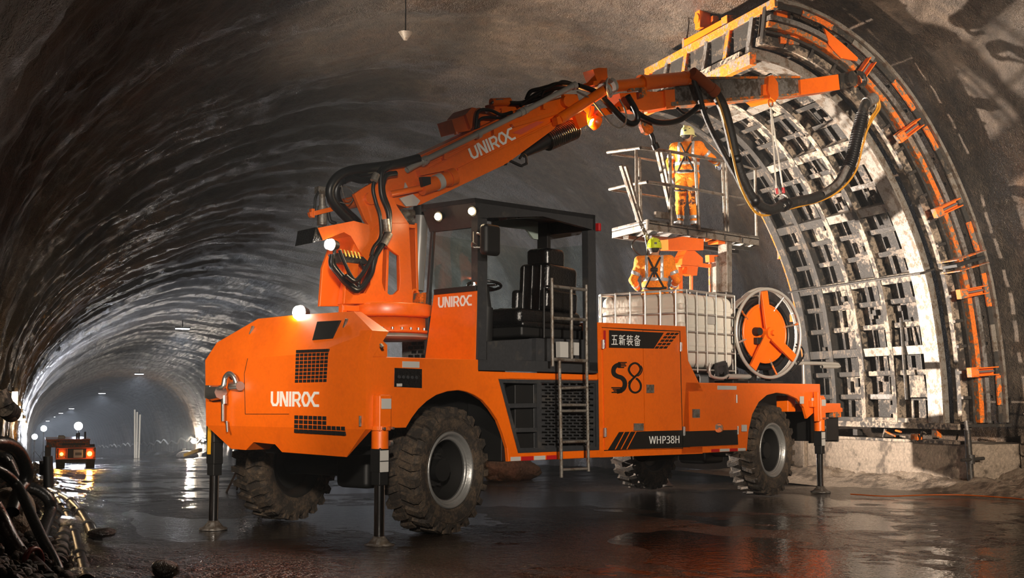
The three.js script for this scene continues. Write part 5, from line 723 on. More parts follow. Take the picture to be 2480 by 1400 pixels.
// ------------------------------------------------------------------ work platform, tank, reel
{
  const zp = (x, y) => [1440 + x / 2.691, 240 + y / 2.691], PV = 1.55, q = (x, y, v = PV) => side(...zp(x, y), v);
  const pf = thing('work_platform', 'raised steel work platform with tubular railing above the machine tail', 'platform', VEH, P(9.2, 4.0, 1.9));
  const A = level(1482, 553, 4.2), B = level(1568, 531, 4.2), C = level(1838, 572, 4.2), D = A.clone().add(C).sub(B), dn = V3(0, -0.03, 0);
  part('floor_plate', prism([A, B, C, D], dn), mat.greySteel, pf);
  part('under_plate', prism([A, B, C, D].map((p) => p.clone().add(V3(0, -0.05, 0))), V3(0, -0.02, 0)), mat.darkSteel, pf);
  const fascia = (a, b) => prism([a, b, b.clone().add(V3(0, -0.16, 0)), a.clone().add(V3(0, -0.16, 0))], V3(b.z - a.z, 0, a.x - b.x).normalize().multiplyScalar(0.03));
  part('edge_channel', fascia(A, B), mat.galvanised, pf); part('edge_channel', fascia(B, C), mat.galvanised, pf); part('edge_channel', fascia(C, D), mat.galvanised, pf); part('edge_channel', fascia(D, A), mat.galvanised, pf);
  for (let i = 1; i < 6; i++) part('cross_bearer', beam(B.clone().lerp(C, i / 6).add(V3(0, -0.1, 0)), A.clone().lerp(D, i / 6).add(V3(0, -0.1, 0)), 0.06, 0.1), mat.darkSteel, pf);
  part('under_beam', [beam(A.clone().lerp(B, 0.4).add(V3(0, -0.2, 0)), D.clone().lerp(C, 0.4).add(V3(0, -0.2, 0)), 0.12, 0.06), beam(A.clone().lerp(B, 0.7).add(V3(0.4, -0.2, 0)), D.clone().lerp(C, 0.8).add(V3(0, -0.2, 0)), 0.06, 0.06)], mat.darkSteel, pf);
  const post = (x0, y0, x1, y1, v = PV, r = 0.027) => part('rail_post', rod(q(x0, y0, v), q(x1, y1, v), r, r, 10), mat.galvanised, pf);
  post(490, 335, 500, 825); post(655, 385, 682, 852); post(833, 410, 852, 868); post(856, 412, 872, 885, PV, 0.022); post(272, 330, 275, 790, 1.75); post(292, 385, 303, 760, 2.1); post(1046, 458, 1056, 900, 1.9); post(660, 600, 668, 780, 2.5, 0.02); 
  const line = (pts, r = 0.026, v) => part('rail', tube(pts.map(([x, y, d]) => q(x, y, d ?? v ?? PV)), r, 24, 8), mat.galvanised, pf);
  line([[85, 347, 2.7], [190, 332, 2.2], [300, 318, 1.75]]); line([[300, 318, 1.75], [490, 342], [660, 372], [848, 406]]); line([[98, 588, 2.7], [220, 560, 2.2], [345, 540, 1.7]]); line([[345, 540, 1.7], [495, 562], [670, 592], [848, 626]]);
  line([[110, 358, 2.7], [280, 382, 2.6], [410, 405, 2.6]], 0.018); line([[110, 595, 2.7], [300, 620, 2.6], [470, 645, 2.6]], 0.018); line([[870, 630, 1.6], [980, 650, 1.7]], 0.016); line([[850, 408, 1.6], [950, 430, 1.9], [1046, 460, 1.9]], 0.02); line([[925, 694, 2], [1010, 680, 2]], 0.016);
  const lean = (x0, y0, x1, y1, v) => { part('folded_rail', [beam(q(x0, y0, v), q(x1, y1, v), 0.05, 0.05), beam(q(x0 + 30, y0 + 4, v + 0.05), q(x1 + 20, y1, v + 0.05), 0.04, 0.05)], mat.galvanised, pf, 'folded gate rail leaning outward'); };
  lean(172, 430, 290, 800, 1.7); lean(408, 340, 510, 795, 1.6);
  part('toe_board', beam(q(395, 752, 1.8), q(500, 765, 1.8), 0.04, 0.1), mat.galvanised, pf);
  part('slew_box', [bpolyV([[480, 915], [575, 896], [712, 912], [710, 985], [575, 986], [482, 984]].map((p) => zp(...p)), 1.6, 0.16)], mat.orange, pf);
  part('slew_motor', [bpolyV([[600, 988], [650, 986], [706, 1035], [706, 1090], [570, 1080], [572, 1040]].map((p) => zp(...p)), 1.65, 0.16), bpolyV([[560, 1078], [675, 1090], [668, 1150], [640, 1152], [600, 1135], [604, 1096], [562, 1094]].map((p) => zp(...p)), 1.68, 0.14), rod(q(630, 990, 1.75), q(630, 1250, 1.75), 0.03)], mat.orange, pf);
  part('column', [beam(q(850, 905, 1.6), q(852, 1262, 1.6), 0.17, 0.17, 0.012)], mat.galvanised, pf, 'bright square column'); part('column', [beam(q(782, 1030, 1.75), q(784, 1262, 1.75), 0.15, 0.15, 0.01)], mat.galvanised, pf); part('column', [beam(q(540, 1058, 1.8), q(543, 1262, 1.8), 0.12, 0.12, 0.01)], mat.orange, pf); part('column', [beam(q(520, 1062, 1.86), q(522, 1262, 1.86), 0.08, 0.05, 0.01)], mat.galvanised, pf);
  part('column_head', [bpolyV([[806, 900], [884, 905], [884, 945], [806, 945]].map((p) => zp(...p)), 1.55, 0.25)], mat.orange, pf); part('column_side', [beam(q(762, 1030, 1.8), q(764, 1262, 1.8), 0.03, 0.16)], mat.orangeWorn, pf);
  part('cross_tube', [beam(q(515, 1060, 1.8), q(760, 1090, 1.8), 0.06, 0.06), beam(q(735, 1040, 1.75), q(815, 1042, 1.75), 0.08, 0.12)], mat.orange, pf);
  part('base_frame', [bx(8.5, 9.95, 1.66, 1.8, 1.4, 2.1), beam(q(850, 1262, 1.6), P(q(850, 1262, 1.6).x, 1.7, 1.6), 0.17, 0.17), beam(q(784, 1262, 1.75), P(q(784, 1262, 1.75).x, 1.7, 1.75), 0.15, 0.15), beam(q(543, 1262, 1.8), P(q(543, 1262, 1.8).x, 1.7, 1.8), 0.12, 0.12), rod(q(630, 1250, 1.75), P(q(630, 1250, 1.75).x, 1.7, 1.75), 0.03)], mat.darkSteel, pf);
  part('cable', [tube([[300, 800], [330, 900], [345, 1000], [320, 1060]].map(([x, y]) => q(x, y, 1.9)), 0.014, 24, 6), tube([[330, 880], [260, 920], [245, 960], [270, 1000], [300, 1020]].map(([x, y]) => q(x, y, 2)), 0.012, 30, 6), tube([[440, 1020], [490, 1045], [540, 1030], [560, 1050]].map(([x, y]) => q(x, y, 1.9)), 0.014, 24, 6)], mat.hose, pf);
  const chain = thing('hanging_chain', 'short dark chain hooked on the folded rail below the platform edge', 'chain', VEH, q(310, 830, 1.7)); part('chain_strand', [tube([q(296, 800, 1.68), q(310, 840, 1.68), q(330, 880, 1.7), q(345, 910, 1.72)], 0.022, 16, 6), ...[0, 1, 2, 3, 4].map((i) => new THREE.TorusGeometry(0.035, 0.012, 6, 12).rotateY(i % 2 ? 1.2 : 0).translate(...q(300 + i * 10, 812 + i * 21, 1.66).toArray()))], mat.galvanised, chain);
}
function bpolyV(px, v, d) { return prism(px.map(([x, y]) => side(x, y, v)), V3(0, 0, -d)); }
{
  const u0 = 6.47, u1 = 8.02, v0 = 0.5, v1 = 2.0, w0 = 1.9, w1 = 2.97;
  const ibc = thing('liquid_tank', 'square white plastic tank in a steel bar cage on the rear deck', 'tank', VEH, P((u0 + u1) / 2, 1.65, (v0 + v1) / 2));
  part('bottle', [new RoundedBoxGeometry(u1 - u0 - 0.08, w1 - w0, v1 - v0 - 0.08, 5, 0.12).translate((u0 + u1) / 2, (w0 + w1) / 2 - 0.01, -(v0 + v1) / 2), ...[0.3, 0.55, 0.8].map((k) => new RoundedBoxGeometry(u1 - u0 - 0.065, 0.1, v1 - v0 - 0.065, 2, 0.045).translate((u0 + u1) / 2, mixf(w0, w1, k), -(v0 + v1) / 2))], mat.plastic, ibc);
  const loop = (w, r) => tube([P(u0 + 0.1, w, v0), P(u1 - 0.1, w, v0), P(u1, w, v0 + 0.1), P(u1, w, v1 - 0.1), P(u1 - 0.1, w, v1), P(u0 + 0.1, w, v1), P(u0, w, v1 - 0.1), P(u0, w, v0 + 0.1)], r, 90, 8, true, 0.05);
  [1.86, 2.12, 2.4, 2.66, 2.98].forEach((w, i) => part('cage_ring', loop(w, i === 4 ? 0.018 : 0.012), mat.brightSteel, ibc));
  for (let i = 0; i < 6; i++) { const u = mixf(u0 + 0.1, u1 - 0.1, i / 5); part('cage_bar', rod(P(u, 1.82, v0 - 0.008), P(u, 2.99, v0 - 0.008), 0.012, 0.012, 8), mat.brightSteel, ibc); part('cage_bar', rod(P(u, 1.82, v1 + 0.008), P(u, 2.99, v1 + 0.008), 0.012, 0.012, 8), mat.brightSteel, ibc); }
  for (let i = 0; i < 6; i++) { const v = mixf(v0 + 0.1, v1 - 0.1, i / 5); part('cage_bar', rod(P(u0 - 0.008, 1.82, v), P(u0 - 0.008, 2.99, v), 0.012, 0.012, 8), mat.brightSteel, ibc); part('cage_bar', rod(P(u1 + 0.008, 1.82, v), P(u1 + 0.008, 2.99, v), 0.012, 0.012, 8), mat.brightSteel, ibc); }
  part('pallet', [bx(u0, u1, 1.83, 1.88, v0, v1), bx(u0, u1, 1.65, 1.68, v0, v1), ...[0, 0.5, 1].flatMap((a) => [0, 1].map((b) => bx(mixf(u0, u1 - 0.16, a), mixf(u0 + 0.16, u1, a), 1.66, 1.85, mixf(v0, v1 - 0.16, b), mixf(v0 + 0.16, v1, b))))], mat.black, ibc);
  const vq = side(1747, 895, v0 - 0.04); part('valve', [rod(vq, vq.clone().add(V3(0, 0, -0.1)), 0.07), beam(vq.clone().add(V3(-0.14, 0.06, 0)), vq.clone().add(V3(0.1, 0.1, 0)), 0.06, 0.06), beam(vq.clone().add(V3(-0.14, 0.06, 0)), vq.clone().add(V3(-0.12, -0.1, 0)), 0.05, 0.05), beam(vq.clone().add(V3(0.1, 0.1, 0)), vq.clone().add(V3(0.16, -0.08, 0)), 0.06, 0.05)], mat.charcoal, ibc);
  part('valve_hose', [tube([[1720, 880], [1718, 900], [1724, 912], [1750, 916], [1765, 908]].map(([x, y]) => side(x, y, v0 - 0.06)), 0.022, 30, 8), tube([[1760, 912], [1790, 912], [1812, 912], [1828, 902], [1836, 893]].map(([x, y]) => side(x, y, v0 - 0.05)), 0.04, 30, 10)], mat.brightSteel, ibc);
  part('tank_label', prism([[1715, 760], [1735, 761], [1735, 786], [1716, 785]].map(([x, y]) => side(x, y, v0 + 0.02)), V3(0, 0, -0.01)), mat.label, ibc);
  part('lid', [rod(P((u0 + u1) / 2, w1 - 0.03, 1.25), P((u0 + u1) / 2, w1 + 0.04, 1.25), 0.1, 0.1, 20)], mat.black, ibc);
}
{
  // hose reel: two rings, an orange hub plate with three arms, spokes, the wound hose behind
  const c0 = side(1862, 807, 0.22), turn = -0.30, rl = thing('hose_reel', 'large orange hose reel with two grey rings on the rear deck', 'reel', VEH, P(c0.x, 1.65, 0.5));
  const M = (g) => g.applyMatrix4(M4().makeRotationY(turn).setPosition(c0)), r = 0.67, L = (l) => l.map(M);
  part('ring', L([new THREE.TorusGeometry(r, 0.026, 10, 56)]), mat.brightSteel, rl); part('ring', L([new THREE.TorusGeometry(r + 0.03, 0.024, 10, 56).translate(0.40, 0.03, -0.5)]), mat.brightSteel, rl);
  part('hub_plate', L([new THREE.CylinderGeometry(0.44, 0.44, 0.03, 40).rotateX(Math.PI / 2).translate(0, 0, -0.10), new THREE.TorusGeometry(0.44, 0.02, 8, 40).translate(0, 0, -0.09)]), mat.orange, rl);
  for (const a of [1.72, -0.62, -2.15]) part('arm', L([box(0.33, 0, 0, 0.62, 0.13, 0.05).rotateZ(a), box(0.33, 0, -0.04, 0.6, 0.03, 0.06).rotateZ(a)]), mat.orange, rl);
  part('hub', L([rod(V3(0, 0, -0.1), V3(0, 0, 0.07), 0.1, 0.09, 20), rod(V3(0, 0, 0.07), V3(0, 0, 0.12), 0.045, 0.04, 6)]), mat.orange, rl);
  for (let i = 0; i < 8; i++) { const a = 0.25 + i * Math.PI / 4; part('spoke', L([rod(V3(0.4 * Math.cos(a), 0.4 * Math.sin(a), -0.1), V3(r * Math.cos(a), r * Math.sin(a), 0), 0.016, 0.016, 8)]), i % 3 ? mat.brightSteel : mat.orangeWorn, rl); }
  for (let i = 0; i < 6; i++) { const a = 0.5 + i * Math.PI / 3; part('cross_bar', L([rod(V3(r * Math.cos(a), r * Math.sin(a), 0), V3((r + 0.03) * Math.cos(a) + 0.4, (r + 0.03) * Math.sin(a) + 0.03, -0.5), 0.015, 0.015, 8)]), mat.brightSteel, rl); }
  part('drum', L([new THREE.CylinderGeometry(0.3, 0.3, 0.5, 32).rotateX(Math.PI / 2).translate(0.04, 0, -0.35)]), mat.black, rl); part('wound_hose', L([0, 1, 2, 3, 4, 5].map((i) => new THREE.TorusGeometry(0.52 - (i % 2) * 0.02, 0.045, 8, 40).translate(0.05, 0, -0.16 - i * 0.075))), mat.hose, rl, 'black hose wound on the drum'); part('wound_hose', L([0, 1, 2].map((i) => new THREE.TorusGeometry(0.585, 0.02, 8, 40, 2.4).rotateZ(1.2).translate(0.05, 0, -0.3 - i * 0.05))), mat.brightSteel, rl, 'grey hose turns');
  part('drive_motor', L([rod(V3(-0.2, 0.02, -0.1), V3(-0.2, 0.02, 0.02), 0.07, 0.06, 12), box(-0.16, -0.12, -0.04, 0.16, 0.1, 0.08)]), mat.black, rl);
  part('stand', [beam(P(c0.x - 0.2, 1.66, 0.42), P(c0.x + 0.02, c0.y - 0.1, 0.42), 0.1, 0.08), beam(P(c0.x + 0.4, 1.66, 0.42), P(c0.x + 0.06, c0.y - 0.1, 0.42), 0.1, 0.08), bx(c0.x - 0.5, c0.x + 0.6, 1.65, 1.72, 0.3, 0.95)], mat.black, rl);
  const rail = thing('guard_rail', 'grey tubular guard rail projecting behind the hose reel', 'rail', VEH, P(9.6, 1.65, 0.5)); part('bar', [tube([[1930, 880], [1980, 880], [2025, 882], [2030, 888], [1990, 888]].map(([x, y]) => side(x, y, 0.5)), 0.03, 30, 8), rod(side(1945, 880, 0.5), P(side(1945, 880, 0.5).x, 1.65, 0.5), 0.025)], mat.brightSteel, rail); part('cable', tube([[1929, 834], [1942, 842], [1946, 862], [1930, 885], [1915, 900]].map(([x, y]) => side(x, y, 0.25)), 0.014, 30, 6), mat.hose, rail);
}
// ------------------------------------------------------------------ the two workers
function netMesh(f, lo, hi, cell) {   // surface of f = 0 on a grid (naive surface nets)
  const n = [0, 1, 2].map((k) => Math.ceil((hi.getComponent(k) - lo.getComponent(k)) / cell) + 1), N = n[0] * n[1], val = new Float32Array(N * n[2]), id = new Int32Array(N * n[2]).fill(-1), pos = [], idx = [], p = V3();
  for (let z = 0, i = 0; z < n[2]; z++) for (let y = 0; y < n[1]; y++) for (let x = 0; x < n[0]; x++, i++) val[i] = f(p.set(lo.x + x * cell, lo.y + y * cell, lo.z + z * cell));
  const at = (x, y, z) => z * N + y * n[0] + x;
  for (let z = 0; z < n[2] - 1; z++) for (let y = 0; y < n[1] - 1; y++) for (let x = 0; x < n[0] - 1; x++) {
    let sx = 0, sy = 0, sz = 0, c = 0; const v = (i) => val[at(x + (i & 1), y + ((i >> 1) & 1), z + (i >> 2))];
    for (let i = 0; i < 8; i++) for (const b of [1, 2, 4]) if (!(i & b)) { const a = v(i), d = v(i | b); if (a < 0 !== d < 0) { const t = a / (a - d); sx += (i & 1) + (b === 1 ? t : 0); sy += ((i >> 1) & 1) + (b === 2 ? t : 0); sz += (i >> 2) + (b === 4 ? t : 0); c++; } }
    if (c) { id[at(x, y, z)] = pos.length / 3; pos.push(lo.x + (x + sx / c) * cell, lo.y + (y + sy / c) * cell, lo.z + (z + sz / c) * cell); }
  }
  for (let z = 1; z < n[2] - 1; z++) for (let y = 1; y < n[1] - 1; y++) for (let x = 1; x < n[0] - 1; x++) {
    const a = val[at(x, y, z)] < 0;
    for (const [d, e, g] of [[[1, 0, 0], [0, 1, 0], [0, 0, 1]], [[0, 1, 0], [0, 0, 1], [1, 0, 0]], [[0, 0, 1], [1, 0, 0], [0, 1, 0]]]) {
      if (a === val[at(x + d[0], y + d[1], z + d[2])] < 0) continue;
      const q = [[0, 0], [1, 0], [1, 1], [0, 1]].map(([i, j]) => id[at(x - i * e[0] - j * g[0], y - i * e[1] - j * g[1], z - i * e[2] - j * g[2])]); if (q.some((k) => k < 0)) continue;
      a ? idx.push(q[0], q[1], q[2], q[0], q[2], q[3]) : idx.push(q[0], q[2], q[1], q[0], q[3], q[2]);
    }
  }
  const g = new THREE.BufferGeometry(); g.setAttribute('position', new THREE.Float32BufferAttribute(pos, 3)); g.setIndex(idx); g.computeVertexNormals(); return g;
}
const cone = (p, a, b, ra, rb) => { const dx = b.x - a.x, dy = b.y - a.y, dz = b.z - a.z, t = clamp(((p.x - a.x) * dx + (p.y - a.y) * dy + (p.z - a.z) * dz) / (dx * dx + dy * dy + dz * dz || 1)); return Math.hypot(p.x - a.x - dx * t, p.y - a.y - dy * t, p.z - a.z - dz * t) - mixf(ra, rb, t); };
const ball = (p, c, rx, ry, rz) => { const k = Math.hypot((p.x - c.x) / rx, (p.y - c.y) / ry, (p.z - c.z) / rz); return (k - 1) * Math.min(rx, ry, rz); };
const smin = (a, b, k) => { const h = Math.max(k - Math.abs(a - b), 0) / k; return Math.min(a, b) - h * h * k * 0.25; };
const fabric = (k) => std({ map: rep(patch(tint(0xf58a14, 1), k ? [0.32, 0.17, 0.07] : tint(0xe8760e, 1), 9, k ? 0.54 : 0.5, 0.68, 61 + k, 0.12), 0.9), roughness: 0.85, bumpMap: rep(grain, 0.35), bumpScale: 0.008 });
const wear = { jacket: fabric(0), trousers: fabric(1), band: std({ color: 0xb9bcc0, roughness: 0.35, metalness: 0.3 }), strap: std({ color: 0x24211f, roughness: 0.7 }), skin: std({ color: 0xb98a6c, roughness: 0.6 }), boot: std({ color: 0x2b2622, roughness: 0.7 }), hair: std({ color: 0x1d1713, roughness: 0.8 }), glove: std({ color: 0x5b6270, roughness: 0.8 }), helmetPale: phy({ color: 0xd9df9a, roughness: 0.35, clearcoat: 0.4 }), helmetLime: phy({ color: 0xc2d41c, roughness: 0.35, clearcoat: 0.4 }) };
function worker(label, foot, turn, o) {   // local axes: x to the person's left, y up, z the way the person faces
  const w = new THREE.Group(); w.name = numbered('person'); w.userData = { label, category: 'person', group: undefined }; delete w.userData.group; w.position.copy(foot); w.rotation.y = turn; w.scale.setScalar(o.scale ?? 1); w.base = V3(0, 0, 0); scene.add(w);
  const J = { pelvis: V3(0, 0.95, 0), waist: V3(0, 1.1, -0.01), chest: V3(0, 1.3, -0.01), neck: V3(0, 1.47, 0.0), head: V3(o.headX ?? 0, 1.62, 0.03) };
  for (const s of [1, -1]) { const k = s > 0 ? 'L' : 'R'; J['hip' + k] = V3(0.09 * s, 0.92, 0); J['knee' + k] = o['knee' + k]; J['ankle' + k] = o['ankle' + k]; J['sh' + k] = V3(0.19 * s, 1.41, -0.01).add(o['shrug' + k] ?? V3()); J['el' + k] = o['el' + k]; J['wr' + k] = o['wr' + k]; }
  const torso = (p, e) => smin(smin(ball(p, V3(0, 1.28, -0.01), 0.19 + e, 0.235 + e, 0.125 + e), ball(p, V3(0, 1.03, 0), 0.165 + e, 0.19 + e, 0.125 + e), 0.09), Math.min(cone(p, J.chest, J.shL, 0.1 + e, 0.078 + e), cone(p, J.chest, J.shR, 0.1 + e, 0.078 + e)), 0.06);
  const arm = (p, k, e) => smin(cone(p, J['sh' + k], J['el' + k], 0.062 + e, 0.048 + e), cone(p, J['el' + k], J['wr' + k], 0.048 + e, 0.034 + e * 0.9), 0.025);
  const leg = (p, k, e) => smin(cone(p, J['hip' + k], J['knee' + k], 0.095 + e, 0.062 + e), cone(p, J['knee' + k], J['ankle' + k], 0.062 + e * 1.1, 0.045 + e * 1.3), 0.03);
  const wrinkle = (p, k) => 0.010 * (fbm(p.x * 11 + p.z * 6 + k, p.y * 17 + p.z * 5, 501, 3) - 0.5) * 2;
  const hd = J.head, tilt = o.headTurn ?? 0, HR = (p) => { const x = p.x - hd.x, z = p.z - hd.z, c = Math.cos(tilt), s = Math.sin(tilt); return V3(c * x - s * z, p.y - hd.y, s * x + c * z); };
  const head = (p) => { const q = HR(p); let d = smin(ball(q, V3(0, 0.02, -0.005), 0.076, 0.1, 0.095), ball(q, V3(0, -0.06, 0.025), 0.055, 0.065, 0.062), 0.05); d = smin(d, cone(q, V3(0, 0.0, 0.085), V3(0, -0.035, 0.108), 0.008, 0.015), 0.012); d = smin(d, Math.min(ball(q, V3(0.079, -0.005, 0.0), 0.012, 0.032, 0.02), ball(q, V3(-0.079, -0.005, 0.0), 0.012, 0.032, 0.02)), 0.006); d = smin(d, cone(q, V3(-0.02, -0.068, 0.078), V3(0.02, -0.068, 0.078), 0.007, 0.007), 0.006); for (const s of [1, -1]) d = Math.max(d, -ball(q, V3(0.032 * s, 0.012, 0.095), 0.018, 0.012, 0.012)); for (const s of [1, -1]) d = Math.min(d, ball(q, V3(0.032 * s, 0.012, 0.08), 0.012, 0.011, 0.012)); return d; };
  const hand = (p, k) => {
    const wv = J['wr' + k], dir = wv.clone().sub(J['el' + k]).normalize(), s = k === 'L' ? 1 : -1, up = o['palm' + k] ?? V3(-s, 0, 0), sd = V3().crossVectors(dir, up).normalize(), nn = V3().crossVectors(sd, dir), A = (a, b, c) => wv.clone().addScaledVector(dir, a).addScaledVector(sd, b).addScaledVector(nn, c);
    let d = smin(cone(p, A(0.0, 0, 0), A(0.075, 0.018, 0), 0.028, 0.022), cone(p, A(0.02, 0, 0), A(0.075, -0.02, 0), 0.026, 0.02), 0.02);
    [[0.030, 0.042, 0.026, 0.008], [0.010, 0.048, 0.03, 0.0085], [-0.010, 0.045, 0.028, 0.008], [-0.029, 0.034, 0.022, 0.007]].forEach(([b, l, m, r]) => { const f0 = A(0.085, b, 0), f1 = A(0.085 + l * 0.8, b * 1.05, 0.022), f2 = A(0.085 + l * 0.8 + m * 0.2, b, 0.022 + m * 1.1); d = smin(d, Math.min(cone(p, f0, f1, r + 0.002, r), cone(p, f1, f2, r, r * 0.85)), 0.006); });
    const t0 = A(0.03, 0.03, 0.005), t1 = A(0.06, 0.055, 0.02), t2 = A(0.085, 0.05, 0.04); return smin(d, Math.min(cone(p, t0, t1, 0.014, 0.011), cone(p, t1, t2, 0.011, 0.009)), 0.01);
  };
  const bare = (p) => { let d = torso(p, 0); for (const k of ['L', 'R']) { d = smin(d, arm(p, k, -0.008), 0.03); d = smin(d, leg(p, k, -0.008), 0.04); } d = smin(d, cone(p, J.neck, hd, 0.058, 0.055), 0.04); return smin(d, head(p), 0.02); };
  const add = (name, g, m, label) => part(name, g, m, w, label);
  const lo = V3(-0.6, 0.02, -0.35), hi = V3(0.6, 1.82, 0.6);
  add('body', netMesh((p) => bare(p), V3(-0.55, 0.03, -0.3), V3(0.55, 1.78, 0.55), 0.014), wear.skin);
  add('face', netMesh((p) => smin(head(p), cone(p, J.neck, hd, 0.058, 0.055), 0.03) - 0.002, V3(hd.x - 0.12, 1.47, -0.12), V3(hd.x + 0.12, 1.76, 0.19), 0.005), wear.skin);
  const NK = V3(0, 1.42, 0), NK2 = V3(0, 1.50, 0.005), NK3 = V3(0, 1.49, 0.0);
  const coat = (p, e = 0) => { let d = torso(p, 0.022 + e); for (const k of ['L', 'R']) d = smin(d, arm(p, k, 0.014 + e), 0.035); d = Math.max(d, -(p.y - 0.90 + 0.02 * Math.sin(p.x * 20))); d = smin(d, cone(p, NK, NK2, 0.085 + e, 0.074 + e), 0.06); d = Math.max(d, p.y - 1.505, -cone(p, NK3, hd, 0.06, 0.062)); for (const k of ['L', 'R']) { const dir = J['wr' + k].clone().sub(J['el' + k]).normalize(); d = Math.max(d, V3().subVectors(p, J['wr' + k]).dot(dir) + 0.01 < -0.3 ? -1 : Math.min(V3().subVectors(p, J['wr' + k]).dot(dir) + 0.005, p.distanceTo(J['wr' + k]) < 0.16 ? 9 : -1)); } return d + wrinkle(p, 0); };
  const pants = (p, e = 0) => { let d = smin(ball(p, V3(0, 0.96, 0), 0.175 + e, 0.14 + e, 0.135 + e), smin(leg(p, 'L', 0.018 + e), leg(p, 'R', 0.018 + e), 0.02), 0.06); return Math.max(d, p.y - 1.06, 0.10 - p.y) + wrinkle(p, 5) * 1.3; };
  add('jacket', netMesh((p) => coat(p), lo, hi, 0.012), wear.jacket, 'orange work jacket'); add('trousers', netMesh((p) => pants(p), V3(-0.35, 0.05, -0.35), V3(0.35, 1.1, 0.4), 0.012), wear.trousers, 'orange work trousers');
  const stripe = (name, base, cut, a = lo, b = hi) => add(name, netMesh((p) => Math.max(base(p, 0.005), cut(p)), a, b, 0.011), wear.band, 'silver reflective band');
  stripe('chest_band', (p, e) => Math.max(coat(p, e), Math.abs(p.x) - 0.235), (p) => Math.abs(p.y - 1.13 - 0.01 * p.x) - 0.03, V3(-0.3, 1.05, -0.25), V3(0.3, 1.22, 0.25));
  if (o.hem) stripe('hem_band', (p, e) => Math.max(coat(p, e), Math.abs(p.x) - 0.235), (p) => Math.abs(p.y - 0.99) - 0.03, V3(-0.3, 0.9, -0.25), V3(0.3, 1.08, 0.25));
  for (const s of [1, -1]) stripe('shoulder_band', coat, (p) => Math.max(Math.abs(p.x - 0.115 * s) - 0.026, 1.13 - p.y), V3(-0.2, 1.1, -0.25), V3(0.2, 1.56, 0.25));
  for (const k of ['L', 'R']) {
    const a = J['sh' + k], b = J['el' + k], c = J['wr' + k], d1 = b.clone().sub(a), d2 = c.clone().sub(b), near = (p, q, r) => p.distanceTo(q) - r, m1 = a.clone().addScaledVector(d1, 0.62), m2 = b.clone().addScaledVector(d2, 0.55); d1.normalize(); d2.normalize();
    for (const [m, d] of [[m1, d1], [m2, d2]]) stripe('sleeve_band', (p, e) => arm(p, k, 0.016 + e), (p) => Math.max(Math.abs(V3().subVectors(p, m).dot(d)) - 0.028, near(p, m, 0.12)), m.clone().addScalar(-0.14), m.clone().addScalar(0.14));
    const kn = J['knee' + k], an = J['ankle' + k], ld = an.clone().sub(kn), m3 = kn.clone().addScaledVector(ld, 0.62), m4 = kn.clone().addScaledVector(ld, 0.85); ld.normalize(); if (o.legs) for (const m of [m3, m4]) stripe('leg_band', (p, e) => leg(p, k, 0.022 + e), (p) => Math.max(Math.abs(V3().subVectors(p, m).dot(ld)) - 0.03, p.distanceTo(m) - 0.13), m.clone().addScalar(-0.15), m.clone().addScalar(0.15));
    add('boot', netMesh((p) => Math.max(smin(cone(p, an.clone().add(V3(0, 0.06, -0.01)), an.clone().add(V3(0, -0.03, 0)), 0.06, 0.055), cone(p, an.clone().setY(0.045).add(V3(0, 0, -0.03)), an.clone().setY(0.042).add(V3(k === 'L' ? 0.03 : -0.03, 0, 0.16)), 0.05, 0.042), 0.04), -p.y), an.clone().add(V3(-0.15, -0.12, -0.15)).setY(-0.02), an.clone().add(V3(0.15, 0.2, 0.28)), 0.01), wear.boot);
    add('hand', netMesh((p) => hand(p, k), c.clone().addScalar(-0.2), c.clone().addScalar(0.2), 0.006), o.glove ? wear.glove : wear.skin);
  }
  // harness: straps laid on the back of the jacket
  const backZ = (x, y) => { for (let z = -0.3; z < 0.1; z += 0.004) if (coat(V3(x, y, z)) < 0) return z - 0.006; return -0.1; }, strap = (pts, r = 0.016) => tube(pts.flatMap(([x, y], i) => { if (!i) return [[x, y]]; const [a, b] = pts[i - 1]; return [0.25, 0.5, 0.75, 1].map((t) => [mixf(a, x, t), mixf(b, y, t)]); }).map(([x, y]) => V3(x, y, backZ(x, y))), r, 40, 6);
  add('harness', [strap([[-0.09, 1.46], [0, 1.27], [0.14, 1.0]]), strap([[0.09, 1.46], [0, 1.27], [-0.14, 1.0]]), strap([[-0.05, 1.27], [0.05, 1.27]], 0.03), strap([[0.0, 1.3], [0.0, 1.16]], 0.014), strap([[-0.17, 1.0], [-0.08, 0.985], [0.08, 0.985], [0.17, 1.0]], 0.02)], wear.strap, 'black safety harness straps');
  if (o.legs) add('leg_strap', ['L', 'R'].map((k) => { const h = J['hip' + k], n = J['knee' + k], c = h.clone().lerp(n, 0.5), pts = []; for (let i = 0; i < 12; i++) { const a = i / 12 * 2 * Math.PI; pts.push(c.clone().add(V3(0.105 * Math.cos(a), 0.03 * Math.sin(a), 0.105 * Math.sin(a)))); } return tube(pts, 0.016, 40, 6, true); }), wear.strap);
  // helmet and hair
  const hm = M4().makeRotationY(tilt).setPosition(hd.x, hd.y + 0.03, hd.z - 0.01), hel = [lathe([[0, 0.13], [0.035, 0.127], [0.07, 0.112], [0.098, 0.08], [0.112, 0.04], [0.116, 0.0], [0.118, -0.03], [0.122, -0.034], [0.118, -0.04], [0.108, -0.036], [0.104, 0.0], [0.09, 0.06], [0.05, 0.1], [0, 0.115]], 32).scale(0.95, 1, 1.12), prism([V3(-0.08, -0.03, 0.09), V3(0.08, -0.03, 0.09), V3(0.06, -0.036, 0.155), V3(-0.06, -0.036, 0.155)], V3(0, 0.01, 0)), box(0, 0.085, -0.01, 0.03, 0.09, 0.18, 0.01)];
